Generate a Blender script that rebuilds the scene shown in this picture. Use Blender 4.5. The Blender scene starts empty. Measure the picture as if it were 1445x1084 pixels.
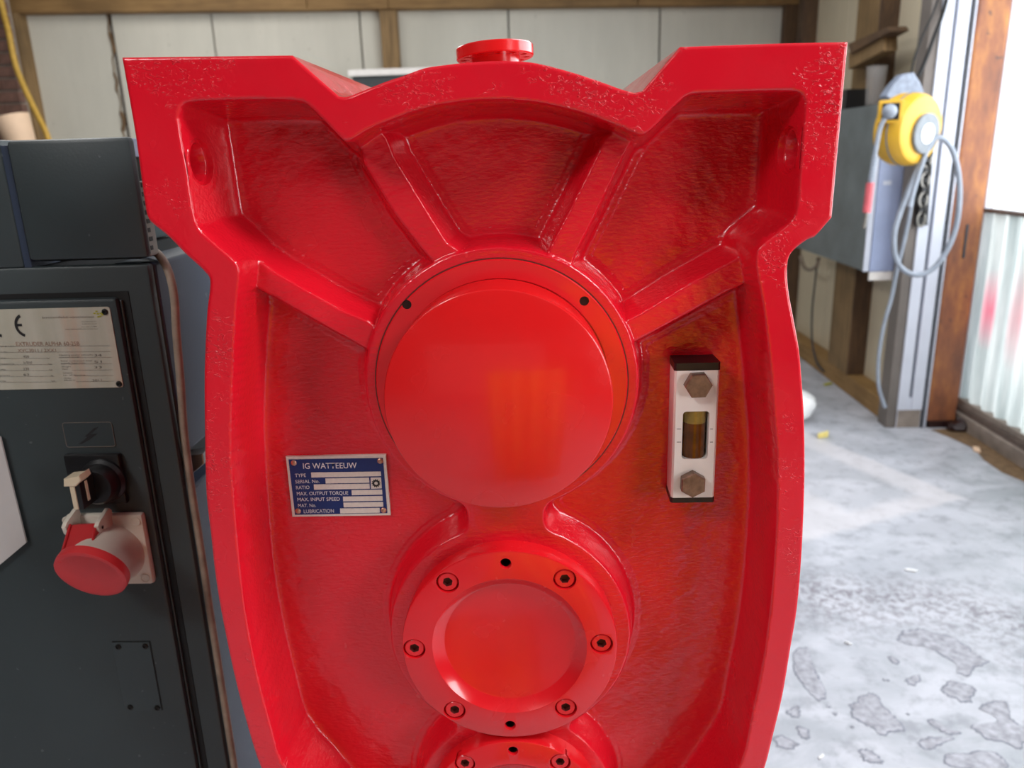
import bpy, bmesh, math, random
import numpy as np
from mathutils import Vector, Matrix

random.seed(7)
rng = np.random.RandomState(3)
SC = bpy.context.scene
COL = SC.collection

# ------------------------------------------------------------------ camera
F = 1110.0; CX = 722.5; CY = 542.0
CAM = np.array([0.0, 0.0, 1.4])
def _axes():
    vz = (840.0, 4350.0); yx = 755.0
    dz = np.array([(vz[0]-CX)/F, -(vz[1]-CY)/F, -1.0]); dz /= np.linalg.norm(dz)
    yy = CY - (F*F + (vz[0]-CX)*(yx-CX))/(vz[1]-CY)
    dy = np.array([(yx-CX)/F, -(yy-CY)/F, -1.0]); dy /= np.linalg.norm(dy)
    up = -dz; dx = np.cross(dy, up)
    return np.array([dx, dy, up])
RM = _axes()
cd = bpy.data.cameras.new('camera'); cam = bpy.data.objects.new('camera', cd); COL.objects.link(cam)
cd.sensor_width = 36.0; cd.lens = F/1445.0*36.0; cd.clip_start = 0.02; cd.clip_end = 200
cd.dof.use_dof = True; cd.dof.focus_distance = 0.62; cd.dof.aperture_fstop = 8.0
cam.matrix_world = Matrix.Translation(Vector(CAM)) @ Matrix([list(r) for r in RM]).to_4x4()
SC.camera = cam

# ------------------------------------------------------------------ colour management, world, lights
SC.view_settings.view_transform = 'Standard'
SC.view_settings.look = 'None'
SC.view_settings.gamma = 1.0
SC.view_settings.exposure = 0.12
SC.view_settings.use_curve_mapping = False
try:
    SC.cycles.use_denoising = True
    SC.cycles.max_bounces = 7
    SC.cycles.diffuse_bounces = 4
    SC.cycles.glossy_bounces = 4
    SC.cycles.sample_clamp_indirect = 6.0
except Exception:
    pass
W = bpy.data.worlds.new('overcast_sky'); SC.world = W; W.use_nodes = True
bg = W.node_tree.nodes['Background']
bg.inputs['Color'].default_value = (0.86, 0.93, 1.0, 1); bg.inputs['Strength'].default_value = 2.6

def area(name, loc, direction, sx, sy, power, col):
    l = bpy.data.lights.new(name, 'AREA'); l.shape = 'RECTANGLE'; l.size = sx; l.size_y = sy
    l.energy = power; l.color = col
    o = bpy.data.objects.new(name, l); COL.objects.link(o)
    o.location = loc
    o.rotation_euler = Vector(direction).to_track_quat('-Z', 'Y').to_euler()
    return o
area('daylight_side_door', (2.75, 2.0, 1.6), (-1, 0, -0.05), 3.6, 2.8, 130, (0.93, 0.97, 1.0))
area('daylight_roof_near', (1.55, -0.15, 2.9), (-0.55, 0.3, -1), 0.5, 0.8, 52, (0.98, 0.98, 1.0))
area('daylight_roof_left', (-1.5, -0.9, 2.93), (0.25, 0.35, -1), 0.9, 0.5, 32, (1.0, 0.98, 0.96))
area('daylight_roof_right', (0.75, 2.6, 2.93), (0, 0, -1), 0.9, 3.2, 46, (0.93, 0.96, 1.0))
area('streak_fill', (2.13, -1.0, 1.55), (-1, 0.25, 0), 1.1, 1.1, 42, (0.95, 0.98, 1.0))  # added lamp for white streaks along the pocket fillets
area('daylight_roof_back', (-1.9, 3.6, 2.93), (0, 0, -1), 0.9, 2.6, 36, (1.0, 0.98, 0.95))
area('low_sheen_fill', (-0.6, -3.85, 0.75), (0, 1, 0), 3.2, 1.4, 2.5, (1.0, 0.95, 0.95))  # weak added lamp, no door there; gives the lower pockets a sheen

# ------------------------------------------------------------------ helpers
def ray(px, py):
    return RM @ np.array([(px-CX)/F, -(py-CY)/F, -1.0])
def atY(px, py, Y):
    d = ray(px, py); return CAM + d*Y/d[1]
def atX(px, py, X):
    d = ray(px, py); return CAM + d*X/d[0]
def atZ(px, py, Z=0.0):
    d = ray(px, py); return CAM + d*(Z-CAM[2])/d[2]
BWS = 0.142
def backY(X): return 6.25-(1.92-X)*BWS          # the back wall runs slightly askew
def atB(px, py, off=0.0):
    d = ray(px, py)
    t = (6.25-1.92*BWS-off)/(d[1]-BWS*d[0]); return CAM + d*t

def lin(r, g, b):
    def f(c):
        c /= 255.0
        return c/12.92 if c <= 0.04045 else ((c+0.055)/1.055)**2.4
    return (f(r), f(g), f(b), 1.0)

class NT:
    def __init__(s, name):
        s.m = bpy.data.materials.new(name); s.m.use_nodes = True
        s.t = s.m.node_tree; s.n = s.t.nodes; s.l = s.t.links
        s.b = s.n['Principled BSDF']; s.out = s.n['Material Output']
        s.tc = s.n.new('ShaderNodeTexCoord')
    def node(s, kind, **kw):
        n = s.n.new(kind)
        for k, v in kw.items():
            if k.startswith('i_'): n.inputs[k[2:].replace('_', ' ')].default_value = v
            else: setattr(n, k, v)
        return n
    def link(s, a, b): s.l.new(a, b)
    def mapping(s, scale=(1,1,1), rot=(0,0,0), loc=(0,0,0), src='Object'):
        m = s.n.new('ShaderNodeMapping'); m.inputs['Scale'].default_value = scale
        m.inputs['Rotation'].default_value = rot; m.inputs['Location'].default_value = loc
        s.link(s.tc.outputs[src], m.inputs['Vector']); return m.outputs[0]
    def noise(s, vec, scale, detail=3, rough=0.55, dist=0.0):
        n = s.n.new('ShaderNodeTexNoise'); n.inputs['Scale'].default_value = scale
        n.inputs['Detail'].default_value = detail; n.inputs['Roughness'].default_value = rough
        n.inputs['Distortion'].default_value = dist
        s.link(vec, n.inputs['Vector']); return n.outputs['Fac']
    def ramp(s, fac, stops):
        r = s.n.new('ShaderNodeValToRGB'); e = r.color_ramp.elements
        e[0].position = stops[0][0]; e[0].color = stops[0][1]
        e[1].position = stops[1][0]; e[1].color = stops[1][1]
        for p, c in stops[2:]:
            x = e.new(p); x.color = c
        s.link(fac, r.inputs[0]); return r.outputs[0]
    def mix(s, fac, a, b, mode='MIX'):
        m = s.n.new('ShaderNodeMix'); m.data_type = 'RGBA'; m.blend_type = mode
        for v, i in ((fac, 0), (a, 6), (b, 7)):
            if isinstance(v, (int, float)): m.inputs[i].default_value = v
            elif isinstance(v, tuple): m.inputs[i].default_value = v
            else: s.link(v, m.inputs[i])
        return m.outputs[2]
    def math(s, op, a, b=None, clamp=False):
        m = s.n.new('ShaderNodeMath'); m.operation = op; m.use_clamp = clamp
        for v, i in ((a, 0), (b, 1)):
            if v is None: continue
            if isinstance(v, (int, float)): m.inputs[i].default_value = v
            else: s.link(v, m.inputs[i])
        return m.outputs[0]
    def bump(s, h, strength, dist, normal=None):
        b = s.n.new('ShaderNodeBump'); b.inputs['Strength'].default_value = strength
        b.inputs['Distance'].default_value = dist; s.link(h, b.inputs['Height'])
        if normal is not None: s.link(normal, b.inputs['Normal'])
        return b.outputs[0]
    def base(s, c):
        if isinstance(c, tuple): s.b.inputs['Base Color'].default_value = c
        else: s.link(c, s.b.inputs['Base Color'])
    def set(s, **kw):
        for k, v in kw.items(): s.b.inputs[k.replace('_', ' ')].default_value = v

def simple(name, c, rough=0.5, metal=0.0, var=0.12, nscale=30.0, bump=0.0, bdist=0.001, spec=0.5):
    t = NT(name); v = t.mapping()
    n = t.noise(v, nscale, 4)
    dark = tuple(x*(1-var) for x in c[:3])+(1,); lite = tuple(min(1, x*(1+var)) for x in c[:3])+(1,)
    t.base(t.ramp(n, [(0.3, dark), (0.7, lite)]))
    t.set(Roughness=rough, Metallic=metal); t.b.inputs['Specular IOR Level'].default_value = spec
    if bump: t.link(t.bump(t.noise(v, nscale*6, 3), bump, bdist), t.b.inputs['Normal'])
    return t.m

# ------------------------------------------------------------------ materials
RED = lin(222, 20, 40)
def red_mat(name, b1, s1, b2, s2, stretch=(1,1,1), rough=0.2, col=RED, streak=0.0, specks=0.0):
    t = NT(name); v = t.mapping(scale=stretch)
    n0 = t.noise(t.mapping(), 9, 3)
    t.base(t.ramp(n0, [(0.3, tuple(x*0.9 for x in col[:3])+(1,)), (0.7, col)]))
    h1 = t.noise(v, s1, 2, 0.5, 0.6); h2 = t.noise(v, s2, 3, 0.5)
    nb = t.bump(h1, 1.0, b1); nb = t.bump(h2, 1.0, b2, nb)
    if specks:
        sp = t.ramp(t.noise(t.mapping(scale=(0.8, 1, 1.3)), 300, 2, 0.5, 1.2), [(0.56, (0,0,0,1)), (0.68, (1,1,1,1))])
        sp = t.math('MULTIPLY', sp, t.ramp(t.noise(t.mapping(), 14, 4, 0.7), [(0.48, (0,0,0,1)), (0.66, (1,1,1,1))]))
        nb = t.bump(sp, 1.0, specks, nb)
    t.link(nb, t.b.inputs['Normal'])
    rr = t.ramp(t.noise(t.mapping(), 25, 3), [(0.35, (rough*0.8,)*3+(1,)), (0.7, (rough*1.5,)*3+(1,))])
    t.link(rr, t.b.inputs['Roughness'])
    t.b.inputs['Specular IOR Level'].default_value = 0.55
    t.b.inputs['Coat Weight'].default_value = 0.4; t.b.inputs['Coat Roughness'].default_value = 0.05
    return t.m
M = {}
M['red_rim'] = red_mat('red_paint_rim', 0.00012, 60, 0.00016, 230, (1,1,0.8), 0.2, specks=0.0006)
M['red_cast'] = red_mat('red_paint_cast', 0.00007, 80, 0.00065, 300, (0.6,1,1.3), 0.2)
M['red_smooth'] = red_mat('red_paint_smooth', 0.0001, 22, 0.00004, 160, (0.5,1,1.5), 0.2, col=lin(226, 28, 30))
M['red_flange'] = red_mat('red_paint_flange', 0.0001, 30, 0.00005, 200, (0.8,1,1.2), 0.2, col=lin(224, 24, 34))
M['hole_dark'] = simple('near_black_brown', lin(38, 14, 12), 0.4)  # near-black brown of hole bottoms, wall backing and dirt
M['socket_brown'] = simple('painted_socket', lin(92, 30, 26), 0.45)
def cab_mat(name, c):
    t = NT(name); v = t.mapping()
    n = t.noise(v, 6, 4); f = t.noise(v, 420, 2)
    col = t.ramp(n, [(0.3, tuple(x*0.85 for x in c[:3])+(1,)), (0.7, tuple(x*1.12 for x in c[:3])+(1,))])
    sp = t.ramp(t.noise(v, 140, 1), [(0.76, (0,0,0,1)), (0.80, (1,1,1,1))])
    t.base(t.mix(t.math('MULTIPLY', sp, 0.35), col, lin(120, 125, 125)))
    t.set(Roughness=0.42); t.link(t.bump(f, 0.5, 0.0002), t.b.inputs['Normal'])
    return t.m
M['cab'] = cab_mat('dark_green_grey_powder_coat', lin(50, 58, 60))
M['cab_blue'] = cab_mat('dark_blue_coat_and_lit_gap', lin(46, 56, 74))  # side panels; also paints bluish light onto the hood gap strip
M['black'] = simple('black_plastic', lin(22, 21, 23), 0.35)
M['matt_black'] = simple('cable_and_shade_black', lin(14, 14, 15), 0.7)  # black of the cables, also painted as shade in cabinet gaps
M['cream'] = simple('cream_plastic', lin(216, 200, 172), 0.4)
M['ivory'] = simple('ivory_plastic', lin(214, 204, 190), 0.35, nscale=12)
M['lid_red'] = simple('red_plastic_lid', lin(196, 40, 44), 0.42, nscale=18, var=0.1, bump=0.2, bdist=0.0004)
M['steel'] = simple('dull_steel', lin(150, 146, 140), 0.35, 0.8)
M['dark_steel'] = simple('dark_screw', lin(40, 38, 36), 0.4, 0.6)
M['bolt'] = simple('tarnished_bolt', lin(132, 112, 96), 0.42, 0.75, var=0.3, nscale=160, bump=0.3, bdist=0.0003)
M['brass'] = simple('copper_rivet', lin(196, 160, 140), 0.35, 0.8)
M['white_alu'] = simple('white_lacquered_alloy', lin(236, 230, 224), 0.35, nscale=40, var=0.05)
M['plate_white'] = simple('bare_plate', lin(214, 208, 200), 0.45, nscale=300, var=0.06)
M['plate_blue'] = simple('blue_print', lin(20, 44, 106), 0.4, var=0.08)
M['print_white'] = simple('white_print', lin(222, 222, 226), 0.5, var=0.02)
M['print_black'] = simple('black_print', lin(30, 28, 30), 0.6, var=0.02)
M['print_grey'] = simple('grey_print', lin(110, 104, 98), 0.6, var=0.2, nscale=200)
M['print_faded'] = simple('faded_print', lin(146, 118, 104), 0.6, var=0.2, nscale=200)
M['print_olive'] = simple('yellow_green_print', lin(170, 165, 40), 0.6)
M['cable_beige'] = simple('beige_cable', lin(150, 134, 118), 0.6, nscale=60, var=0.25)
M['white_sheet'] = simple('white_card', lin(190, 184, 182), 0.6, var=0.03)
M['oil'] = simple('amber_oil', lin(96, 54, 14), 0.1, nscale=60, var=0.4)
M['gauge_air'] = simple('yellowed_tube', lin(140, 118, 56), 0.12, nscale=60, var=0.3)
M['gauge_in'] = simple('gauge_recess', lin(60, 40, 30), 0.4)

def mat_cabplate():
    t = NT('weathered_rating_plate'); v = t.mapping()
    st = t.noise(t.mapping(scale=(28, 1, 2.5), rot=(0, 0.12, 0)), 1.0, 3)
    a = t.ramp(st, [(0.35, lin(176, 172, 156)), (0.5, lin(188, 184, 170)), (0.6, lin(190, 170, 152)), (0.72, lin(168, 176, 158))])
    n = t.noise(v, 90, 3)
    t.base(t.mix(t.math('MULTIPLY', n, 0.3), a, lin(150, 146, 132))); t.set(Roughness=0.5)
    return t.m
M['cab_plate'] = mat_cabplate()

def mat_wood(name, c1, c2, axis_scale):
    t = NT(name); v = t.mapping(scale=axis_scale)
    n = t.noise(v, 6, 5, 0.6, 0.8); k = t.noise(t.mapping(), 3.2, 4)
    a = t.ramp(n, [(0.3, c1), (0.7, c2)])
    t.base(t.mix(t.ramp(k, [(0.45, (0,0,0,1)), (0.7, (0.5,0.5,0.5,1))]), a, tuple(x*0.5 for x in c1[:3])+(1,)))
    t.set(Roughness=0.7); t.link(t.bump(n, 0.4, 0.002), t.b.inputs['Normal'])
    return t.m
M['wood_h'] = mat_wood('sawn_timber_rail', lin(124, 92, 52), lin(162, 126, 78), (0.5, 3, 9))
M['wood_v'] = mat_wood('sawn_timber_stud', lin(112, 88, 56), lin(158, 126, 84), (9, 9, 0.5))
M['wood_dark'] = mat_wood('dark_timber', lin(72, 52, 38), lin(110, 82, 54), (9, 1, 1))
M['wood_y'] = mat_wood('sawn_timber_sill', lin(132, 98, 54), lin(166, 130, 80), (9, 0.6, 9))

def mat_wallpanel(name, c):
    t = NT(name); v = t.mapping(scale=(1, 1, 0.35))
    n = t.noise(v, 3, 5, 0.6); s = t.noise(t.mapping(scale=(14, 14, 0.4)), 2, 4)
    sp = t.noise(t.mapping(), 26, 2)
    a = t.ramp(n, [(0.3, tuple(x*0.84 for x in c[:3])+(1,)), (0.7, c)])
    b = t.mix(t.math('MULTIPLY', s, 0.35), a, tuple(x*0.7 for x in c[:3])+(1,))
    d = t.ramp(sp, [(0.73, (0,0,0,1)), (0.78, (0.4,0.4,0.4,1))])
    t.base(t.mix(d, b, lin(120, 110, 96))); t.set(Roughness=0.6)
    return t.m
M['wall_panel'] = mat_wallpanel('dusty_white_panel', lin(220, 215, 200))
M['wall_cream'] = mat_wallpanel('dirty_cream_panel', lin(222, 208, 180))
M['wall_plain'] = simple('painted_wall', lin(88, 78, 72), 0.8, nscale=2)
M['ceiling'] = simple('roof_sheet', lin(150, 152, 150), 0.8, nscale=2)
M['brick'] = simple('brown_brick', lin(120, 88, 76), 0.85, nscale=25, var=0.3, bump=0.5, bdist=0.004)
M['mortar'] = simple('grey_mortar', lin(150, 138, 126), 0.9, nscale=60)

def mat_floor():
    t = NT('dusty_concrete_floor'); v = t.mapping()
    n1 = t.noise(v, 1.1, 5, 0.6); n2 = t.noise(v, 14, 6, 0.7); n3 = t.noise(t.mapping(scale=(1, 1.6, 1), rot=(0, 0, 0.5)), 3.2, 5, 0.65, 0.6)
    base = t.ramp(n1, [(0.3, lin(150, 154, 160)), (0.7, lin(186, 188, 196))])
    base = t.mix(t.ramp(n3, [(0.42, (0,0,0,1)), (0.62, (0.55,0.55,0.55,1))]), base, lin(206, 206, 214))
    fine = t.ramp(n2, [(0.36, (0.45,0.45,0.45,1)), (0.5, (0,0,0,1))])
    base = t.mix(fine, base, lin(120, 122, 130))
    # debris band crossing the floor in front of the door
    sep = t.node('ShaderNodeSeparateXYZ'); t.link(v, sep.inputs[0])
    q = t.math('ADD', t.math('MULTIPLY', sep.outputs[0], 0.36), sep.outputs[1])
    q = t.math('ADD', q, t.math('MULTIPLY', t.noise(v, 2.5, 3), 0.5))
    band = t.math('SUBTRACT', 1.0, t.math('MULTIPLY', t.math('ABSOLUTE', t.math('SUBTRACT', q, 2.88)), 3.6), True)
    g = t.noise(v, 38, 5, 0.75)
    gm = t.math('MULTIPLY', t.ramp(g, [(0.47, (0,0,0,1)), (0.56, (1,1,1,1))]), band)
    base = t.mix(t.math('MULTIPLY', gm, 0.75), base, lin(112, 104, 112))
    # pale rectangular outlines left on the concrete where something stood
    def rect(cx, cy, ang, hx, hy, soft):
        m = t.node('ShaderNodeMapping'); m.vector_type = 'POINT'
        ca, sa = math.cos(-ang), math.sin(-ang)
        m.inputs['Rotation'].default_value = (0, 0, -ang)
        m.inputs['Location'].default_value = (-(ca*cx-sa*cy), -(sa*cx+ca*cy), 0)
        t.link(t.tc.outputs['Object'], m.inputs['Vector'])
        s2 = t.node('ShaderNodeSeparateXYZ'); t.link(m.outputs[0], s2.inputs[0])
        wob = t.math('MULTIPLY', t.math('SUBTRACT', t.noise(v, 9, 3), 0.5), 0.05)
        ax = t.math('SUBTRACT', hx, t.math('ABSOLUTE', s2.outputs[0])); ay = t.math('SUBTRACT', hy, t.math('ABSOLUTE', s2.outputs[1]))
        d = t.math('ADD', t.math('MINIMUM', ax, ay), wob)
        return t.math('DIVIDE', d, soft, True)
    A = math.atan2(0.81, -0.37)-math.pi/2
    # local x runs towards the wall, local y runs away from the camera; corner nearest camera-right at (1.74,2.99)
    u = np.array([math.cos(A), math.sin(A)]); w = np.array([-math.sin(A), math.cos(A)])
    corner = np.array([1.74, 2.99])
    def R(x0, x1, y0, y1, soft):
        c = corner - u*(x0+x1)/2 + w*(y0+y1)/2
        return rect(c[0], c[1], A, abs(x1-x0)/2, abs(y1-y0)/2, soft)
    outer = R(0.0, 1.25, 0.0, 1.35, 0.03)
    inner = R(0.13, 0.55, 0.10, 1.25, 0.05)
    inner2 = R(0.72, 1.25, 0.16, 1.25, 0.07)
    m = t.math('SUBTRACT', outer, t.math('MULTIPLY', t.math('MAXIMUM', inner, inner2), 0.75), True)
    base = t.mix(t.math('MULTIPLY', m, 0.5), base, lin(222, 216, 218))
    t.base(base)
    rr = t.ramp(n3, [(0.35, (0.32,)*3+(1,)), (0.65, (0.55,)*3+(1,))]); t.link(rr, t.b.inputs['Roughness'])
    h = t.math('ADD', t.math('MULTIPLY', n2, 0.6), t.math('MULTIPLY', g, band))
    t.link(t.bump(h, 0.5, 0.004), t.b.inputs['Normal'])
    return t.m
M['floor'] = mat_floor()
M['patch'] = simple('bare_concrete', lin(158, 158, 166), 0.5, nscale=45, var=0.35, bump=0.4, bdist=0.002)
M['patch_edge'] = simple('coating_edge', lin(122, 124, 134), 0.6, nscale=80, var=0.2)
M['grey_paint'] = simple('grey_green_enclosure', lin(98, 106, 108), 0.4, nscale=5, var=0.25)
M['blue_paint'] = simple('pale_blue_enclosure', lin(156, 168, 200), 0.4, nscale=6, var=0.1)
M['pillar'] = simple('grey_brown_pillar', lin(112, 104, 98), 0.7, nscale=5)
M['upvc'] = simple('white_track', lin(206, 210, 222), 0.4, nscale=5, var=0.06)
M['slot'] = simple('track_slot', lin(52, 56, 62), 0.6)
def mat_rust():
    t = NT('rusty_orange_column'); v = t.mapping(scale=(3, 3, 1))
    n = t.noise(v, 4, 5, 0.65); s = t.noise(t.mapping(), 22, 3)
    a = t.ramp(n, [(0.3, lin(108, 64, 46)), (0.5, lin(140, 84, 52)), (0.68, lin(178, 116, 58))])
    t.base(t.mix(t.ramp(s, [(0.66, (0,0,0,1)), (0.72, (0.8,0.8,0.8,1))]), a, lin(70, 52, 48)))
    t.set(Roughness=0.55); t.link(t.bump(s, 0.4, 0.003), t.b.inputs['Normal']); return t.m
M['rust'] = mat_rust()
M['sill'] = simple('dirty_sill', lin(138, 126, 116), 0.7, nscale=12, var=0.25)
M['sill_dark'] = simple('brown_frame', lin(98, 84, 76), 0.6, nscale=12, var=0.2)
M['debris_brown'] = simple('brown_dirt', lin(112, 88, 62), 0.9, nscale=30, var=0.3)
M['yellow'] = simple('yellow_reel_plastic', lin(226, 176, 52), 0.4, nscale=10, var=0.08)
M['reel_grey'] = simple('grey_reel_hub', lin(120, 126, 132), 0.5)
M['hose_grey'] = simple('grey_hose', lin(142, 150, 162), 0.5)
M['pink'] = simple('faded_red_grip', lin(206, 96, 104), 0.5)
M['reel_white'] = simple('white_disc', lin(236, 238, 240), 0.5, var=0.02)
M['yellow_hose'] = simple('yellow_hose', lin(196, 156, 66), 0.55)
M['cardboard'] = simple('cardboard_tube', lin(222, 190, 160), 0.75, nscale=20, var=0.05)
M['dark_box'] = simple('dark_furniture', lin(58, 64, 66), 0.5)
M['bracket'] = simple('blue_grey_bracket', lin(136, 146, 164), 0.5, nscale=30, var=0.3)
M['chip'] = simple('white_plastic_scrap', lin(240, 240, 240), 0.5, var=0.03)
M['chip_yellow'] = simple('yellow_scrap', lin(236, 216, 130), 0.5)
M['warm_reflector'] = simple('yellow_orange_reflector', lin(255, 170, 20), 0.7, var=0.08, nscale=8)  # colour of the sheet added behind the camera as a reflector

def mat_clear(name, tint, tr=0.75):
    t = NT(name)
    tp = t.node('ShaderNodeBsdfTransparent'); tp.inputs[0].default_value = tint
    mx = t.node('ShaderNodeMixShader'); mx.inputs[0].default_value = tr
    t.base(tint); t.set(Roughness=0.15)
    t.link(t.b.outputs[0], mx.inputs[1]); t.link(tp.outputs[0], mx.inputs[2]); t.link(mx.outputs[0], t.out.inputs[0])
    return t.m
M['pane'] = mat_clear('clear_door_pane', (1, 1, 1, 1), 0.93)
M['cup'] = mat_clear('clear_plastic_cup', (0.86, 0.84, 0.82, 1), 0.88)
def mat_sheet():
    t = NT('milky_corrugated_sheet'); v = t.mapping()
    col = t.ramp(t.noise(t.mapping(scale=(1, 8, 0.7)), 2.0, 4), [(0.35, lin(150, 158, 156)), (0.65, lin(200, 202, 198))])
    def spot(px, py, ry, rz, fac, c, col):
        p = atX(px, py, 2.17)
        m = t.node('ShaderNodeMapping'); m.inputs['Scale'].default_value = (0, 1/ry, 1/rz)
        m.inputs['Location'].default_value = (0, -(p[1]-2.0)/ry, -p[2]/rz)
        t.link(t.tc.outputs['Object'], m.inputs['Vector'])
        ln = t.node('ShaderNodeVectorMath'); ln.operation = 'LENGTH'; t.link(m.outputs[0], ln.inputs[0])
        d = t.math('SUBTRACT', 1.0, ln.outputs['Value'], True)
        return t.mix(t.math('MULTIPLY', d, fac), col, c)
    col = spot(1397, 438, 0.085, 0.2, 0.75, lin(226, 84, 116), col)
    col = spot(1437, 450, 0.09, 0.26, 0.4, lin(214, 80, 100), col)
    t.base(col); t.set(Roughness=0.4)
    tl = t.node('ShaderNodeBsdfTranslucent'); t.link(col, tl.inputs[0])
    mx = t.node('ShaderNodeMixShader'); mx.inputs[0].default_value = 0.6
    t.link(t.b.outputs[0], mx.inputs[1]); t.link(tl.outputs[0], mx.inputs[2]); t.link(mx.outputs[0], t.out.inputs[0])
    return t.m
M['sheet'] = mat_sheet()

# ------------------------------------------------------------------ object helpers
ORG = {}
def thing(name, label, cat, loc=(0,0,0), group=None, kind=None):
    o = bpy.data.objects.new(name, None); COL.objects.link(o); o.location = loc
    o.empty_display_size = 0.05
    o['label'] = label; o['category'] = cat
    if group: o['group'] = group
    if kind: o['kind'] = kind
    ORG[o.name] = Vector(loc); return o
def tag(o, label, cat, group=None):
    o['label'] = label; o['category'] = cat
    if group: o['group'] = group
    return o
def link_mesh(name, me, mats, parent=None, smooth=None):
    if not isinstance(mats, (list, tuple)): mats = [mats]
    for m in mats: me.materials.append(M[m] if isinstance(m, str) else m)
    o = bpy.data.objects.new(name, me); COL.objects.link(o)
    if parent is not None:
        og = ORG.get(parent.name, Vector((0,0,0)))
        if og.length > 0: me.transform(Matrix.Translation(-og))
        o.parent = parent; ORG[o.name] = og
    if smooth is not None:
        for p in me.polygons: p.use_smooth = True
        try: me.set_sharp_from_angle(angle=math.radians(smooth))
        except Exception: pass
    return o
def obj(name, bm, mats, parent=None, smooth=None):
    bmesh.ops.recalc_face_normals(bm, faces=bm.faces[:])
    me = bpy.data.meshes.new(name); bm.to_mesh(me); bm.free()
    return link_mesh(name, me, mats, parent, smooth)
def struct(name, bm, mats, smooth=None):
    o = obj(name, bm, mats, None, smooth); o['kind'] = 'structure'; return o
def B(): return bmesh.new()

def add_box(bm, x0, x1, y0, y1, z0, z1, bev=0.0, mi=0, seg=2):
    r = bmesh.ops.create_cube(bm, size=1.0)
    vs = r['verts']
    for v in vs:
        v.co = Vector((x0+(v.co.x+.5)*(x1-x0), y0+(v.co.y+.5)*(y1-y0), z0+(v.co.z+.5)*(z1-z0)))
    fs = list({f for v in vs for f in v.link_faces})
    for f in fs: f.material_index = mi
    if bev > 0:
        es = list({e for v in vs for e in v.link_edges})
        bmesh.ops.bevel(bm, geom=es, offset=bev, segments=seg, affect='EDGES', profile=0.5)
    return bm
def box(x0, x1, y0, y1, z0, z1, bev=0.0): return add_box(B(), x0, x1, y0, y1, z0, z1, bev)
def add_prism(bm, front, off, bev=0.0, mi=0):
    """front: list of 3D points; extruded by vector off"""
    off = Vector(off)
    a = [bm.verts.new(Vector(p)) for p in front]; b = [bm.verts.new(Vector(p)+off) for p in front]
    n = len(a); fs = [bm.faces.new(a), bm.faces.new(b[::-1])]
    for i in range(n): fs.append(bm.faces.new((a[i], b[i], b[(i+1) % n], a[(i+1) % n])))
    for f in fs: f.material_index = mi
    if bev > 0:
        es = list(fs[0].edges)
        bmesh.ops.bevel(bm, geom=es, offset=bev, segments=2, affect='EDGES', profile=0.5)
    return bm
def prism(front, off, bev=0.0): return add_prism(B(), front, off, bev)
def frame_from_axis(n):
    n = Vector(n).normalized(); up = Vector((0,0,1))
    if abs(n.dot(up)) > 0.95: up = Vector((0,1,0))
    x = up.cross(n).normalized(); y = n.cross(x).normalized()
    return x, y, n
def add_lathe(bm, prof, c, axis, seg=48, mi=0, cap0=True, cap1=True):
    """prof: list (r, t) with t along axis from c"""
    x, y, n = frame_from_axis(axis); c = Vector(c); rings = []
    for r, t in prof:
        if r <= 1e-7: rings.append([bm.verts.new(c+n*t)])
        else: rings.append([bm.verts.new(c+n*t+(x*math.cos(a)+y*math.sin(a))*r) for a in [2*math.pi*k/seg for k in range(seg)]])
    for i in range(len(rings)-1):
        p, q = rings[i], rings[i+1]
        for k in range(seg):
            k2 = (k+1) % seg
            if len(p) == 1 and len(q) == 1: continue
            if len(p) == 1: f = bm.faces.new((p[0], q[k], q[k2]))
            elif len(q) == 1: f = bm.faces.new((p[k], p[k2], q[0]))
            else: f = bm.faces.new((p[k], p[k2], q[k2], q[k]))
            f.material_index = mi
    if cap0 and len(rings[0]) > 1: bm.faces.new(rings[0][::-1]).material_index = mi
    if cap1 and len(rings[-1]) > 1: bm.faces.new(rings[-1]).material_index = mi
    return bm
def lathe(prof, c, axis, seg=48, **k): return add_lathe(B(), prof, c, axis, seg, **k)
def add_tube(bm, pts, r, seg=10, smooth_n=0, mi=0):
    P = [Vector(p) for p in pts]
    if smooth_n:
        Q = []
        for i in range(len(P)-1):
            p0 = P[max(i-1, 0)]; p1 = P[i]; p2 = P[i+1]; p3 = P[min(i+2, len(P)-1)]
            for k in range(smooth_n):
                t = k/smooth_n
                Q.append(0.5*((2*p1)+(-p0+p2)*t+(2*p0-5*p1+4*p2-p3)*t*t+(-p0+3*p1-3*p2+p3)*t*t*t))
        Q.append(P[-1]); P = Q
    rings = []; prev = None
    for i, p in enumerate(P):
        d = (P[min(i+1, len(P)-1)]-P[max(i-1, 0)]).normalized()
        if prev is None:
            x, y, _ = frame_from_axis(d)
        else:
            x = (prev-d*prev.dot(d)).normalized(); y = d.cross(x)
        prev = x
        rr = r[i*len(r)//len(P)] if isinstance(r, (list, tuple)) else r
        rings.append([bm.verts.new(p+(x*math.cos(a)+y*math.sin(a))*rr) for a in [2*math.pi*k/seg for k in range(seg)]])
    for i in range(len(rings)-1):
        for k in range(seg):
            bm.faces.new((rings[i][k], rings[i][(k+1) % seg], rings[i+1][(k+1) % seg], rings[i+1][k])).material_index = mi
    bm.faces.new(rings[0][::-1]).material_index = mi; bm.faces.new(rings[-1]).material_index = mi
    return bm
def tube(pts, r, seg=10, smooth_n=0): return add_tube(B(), pts, r, seg, smooth_n)

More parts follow.
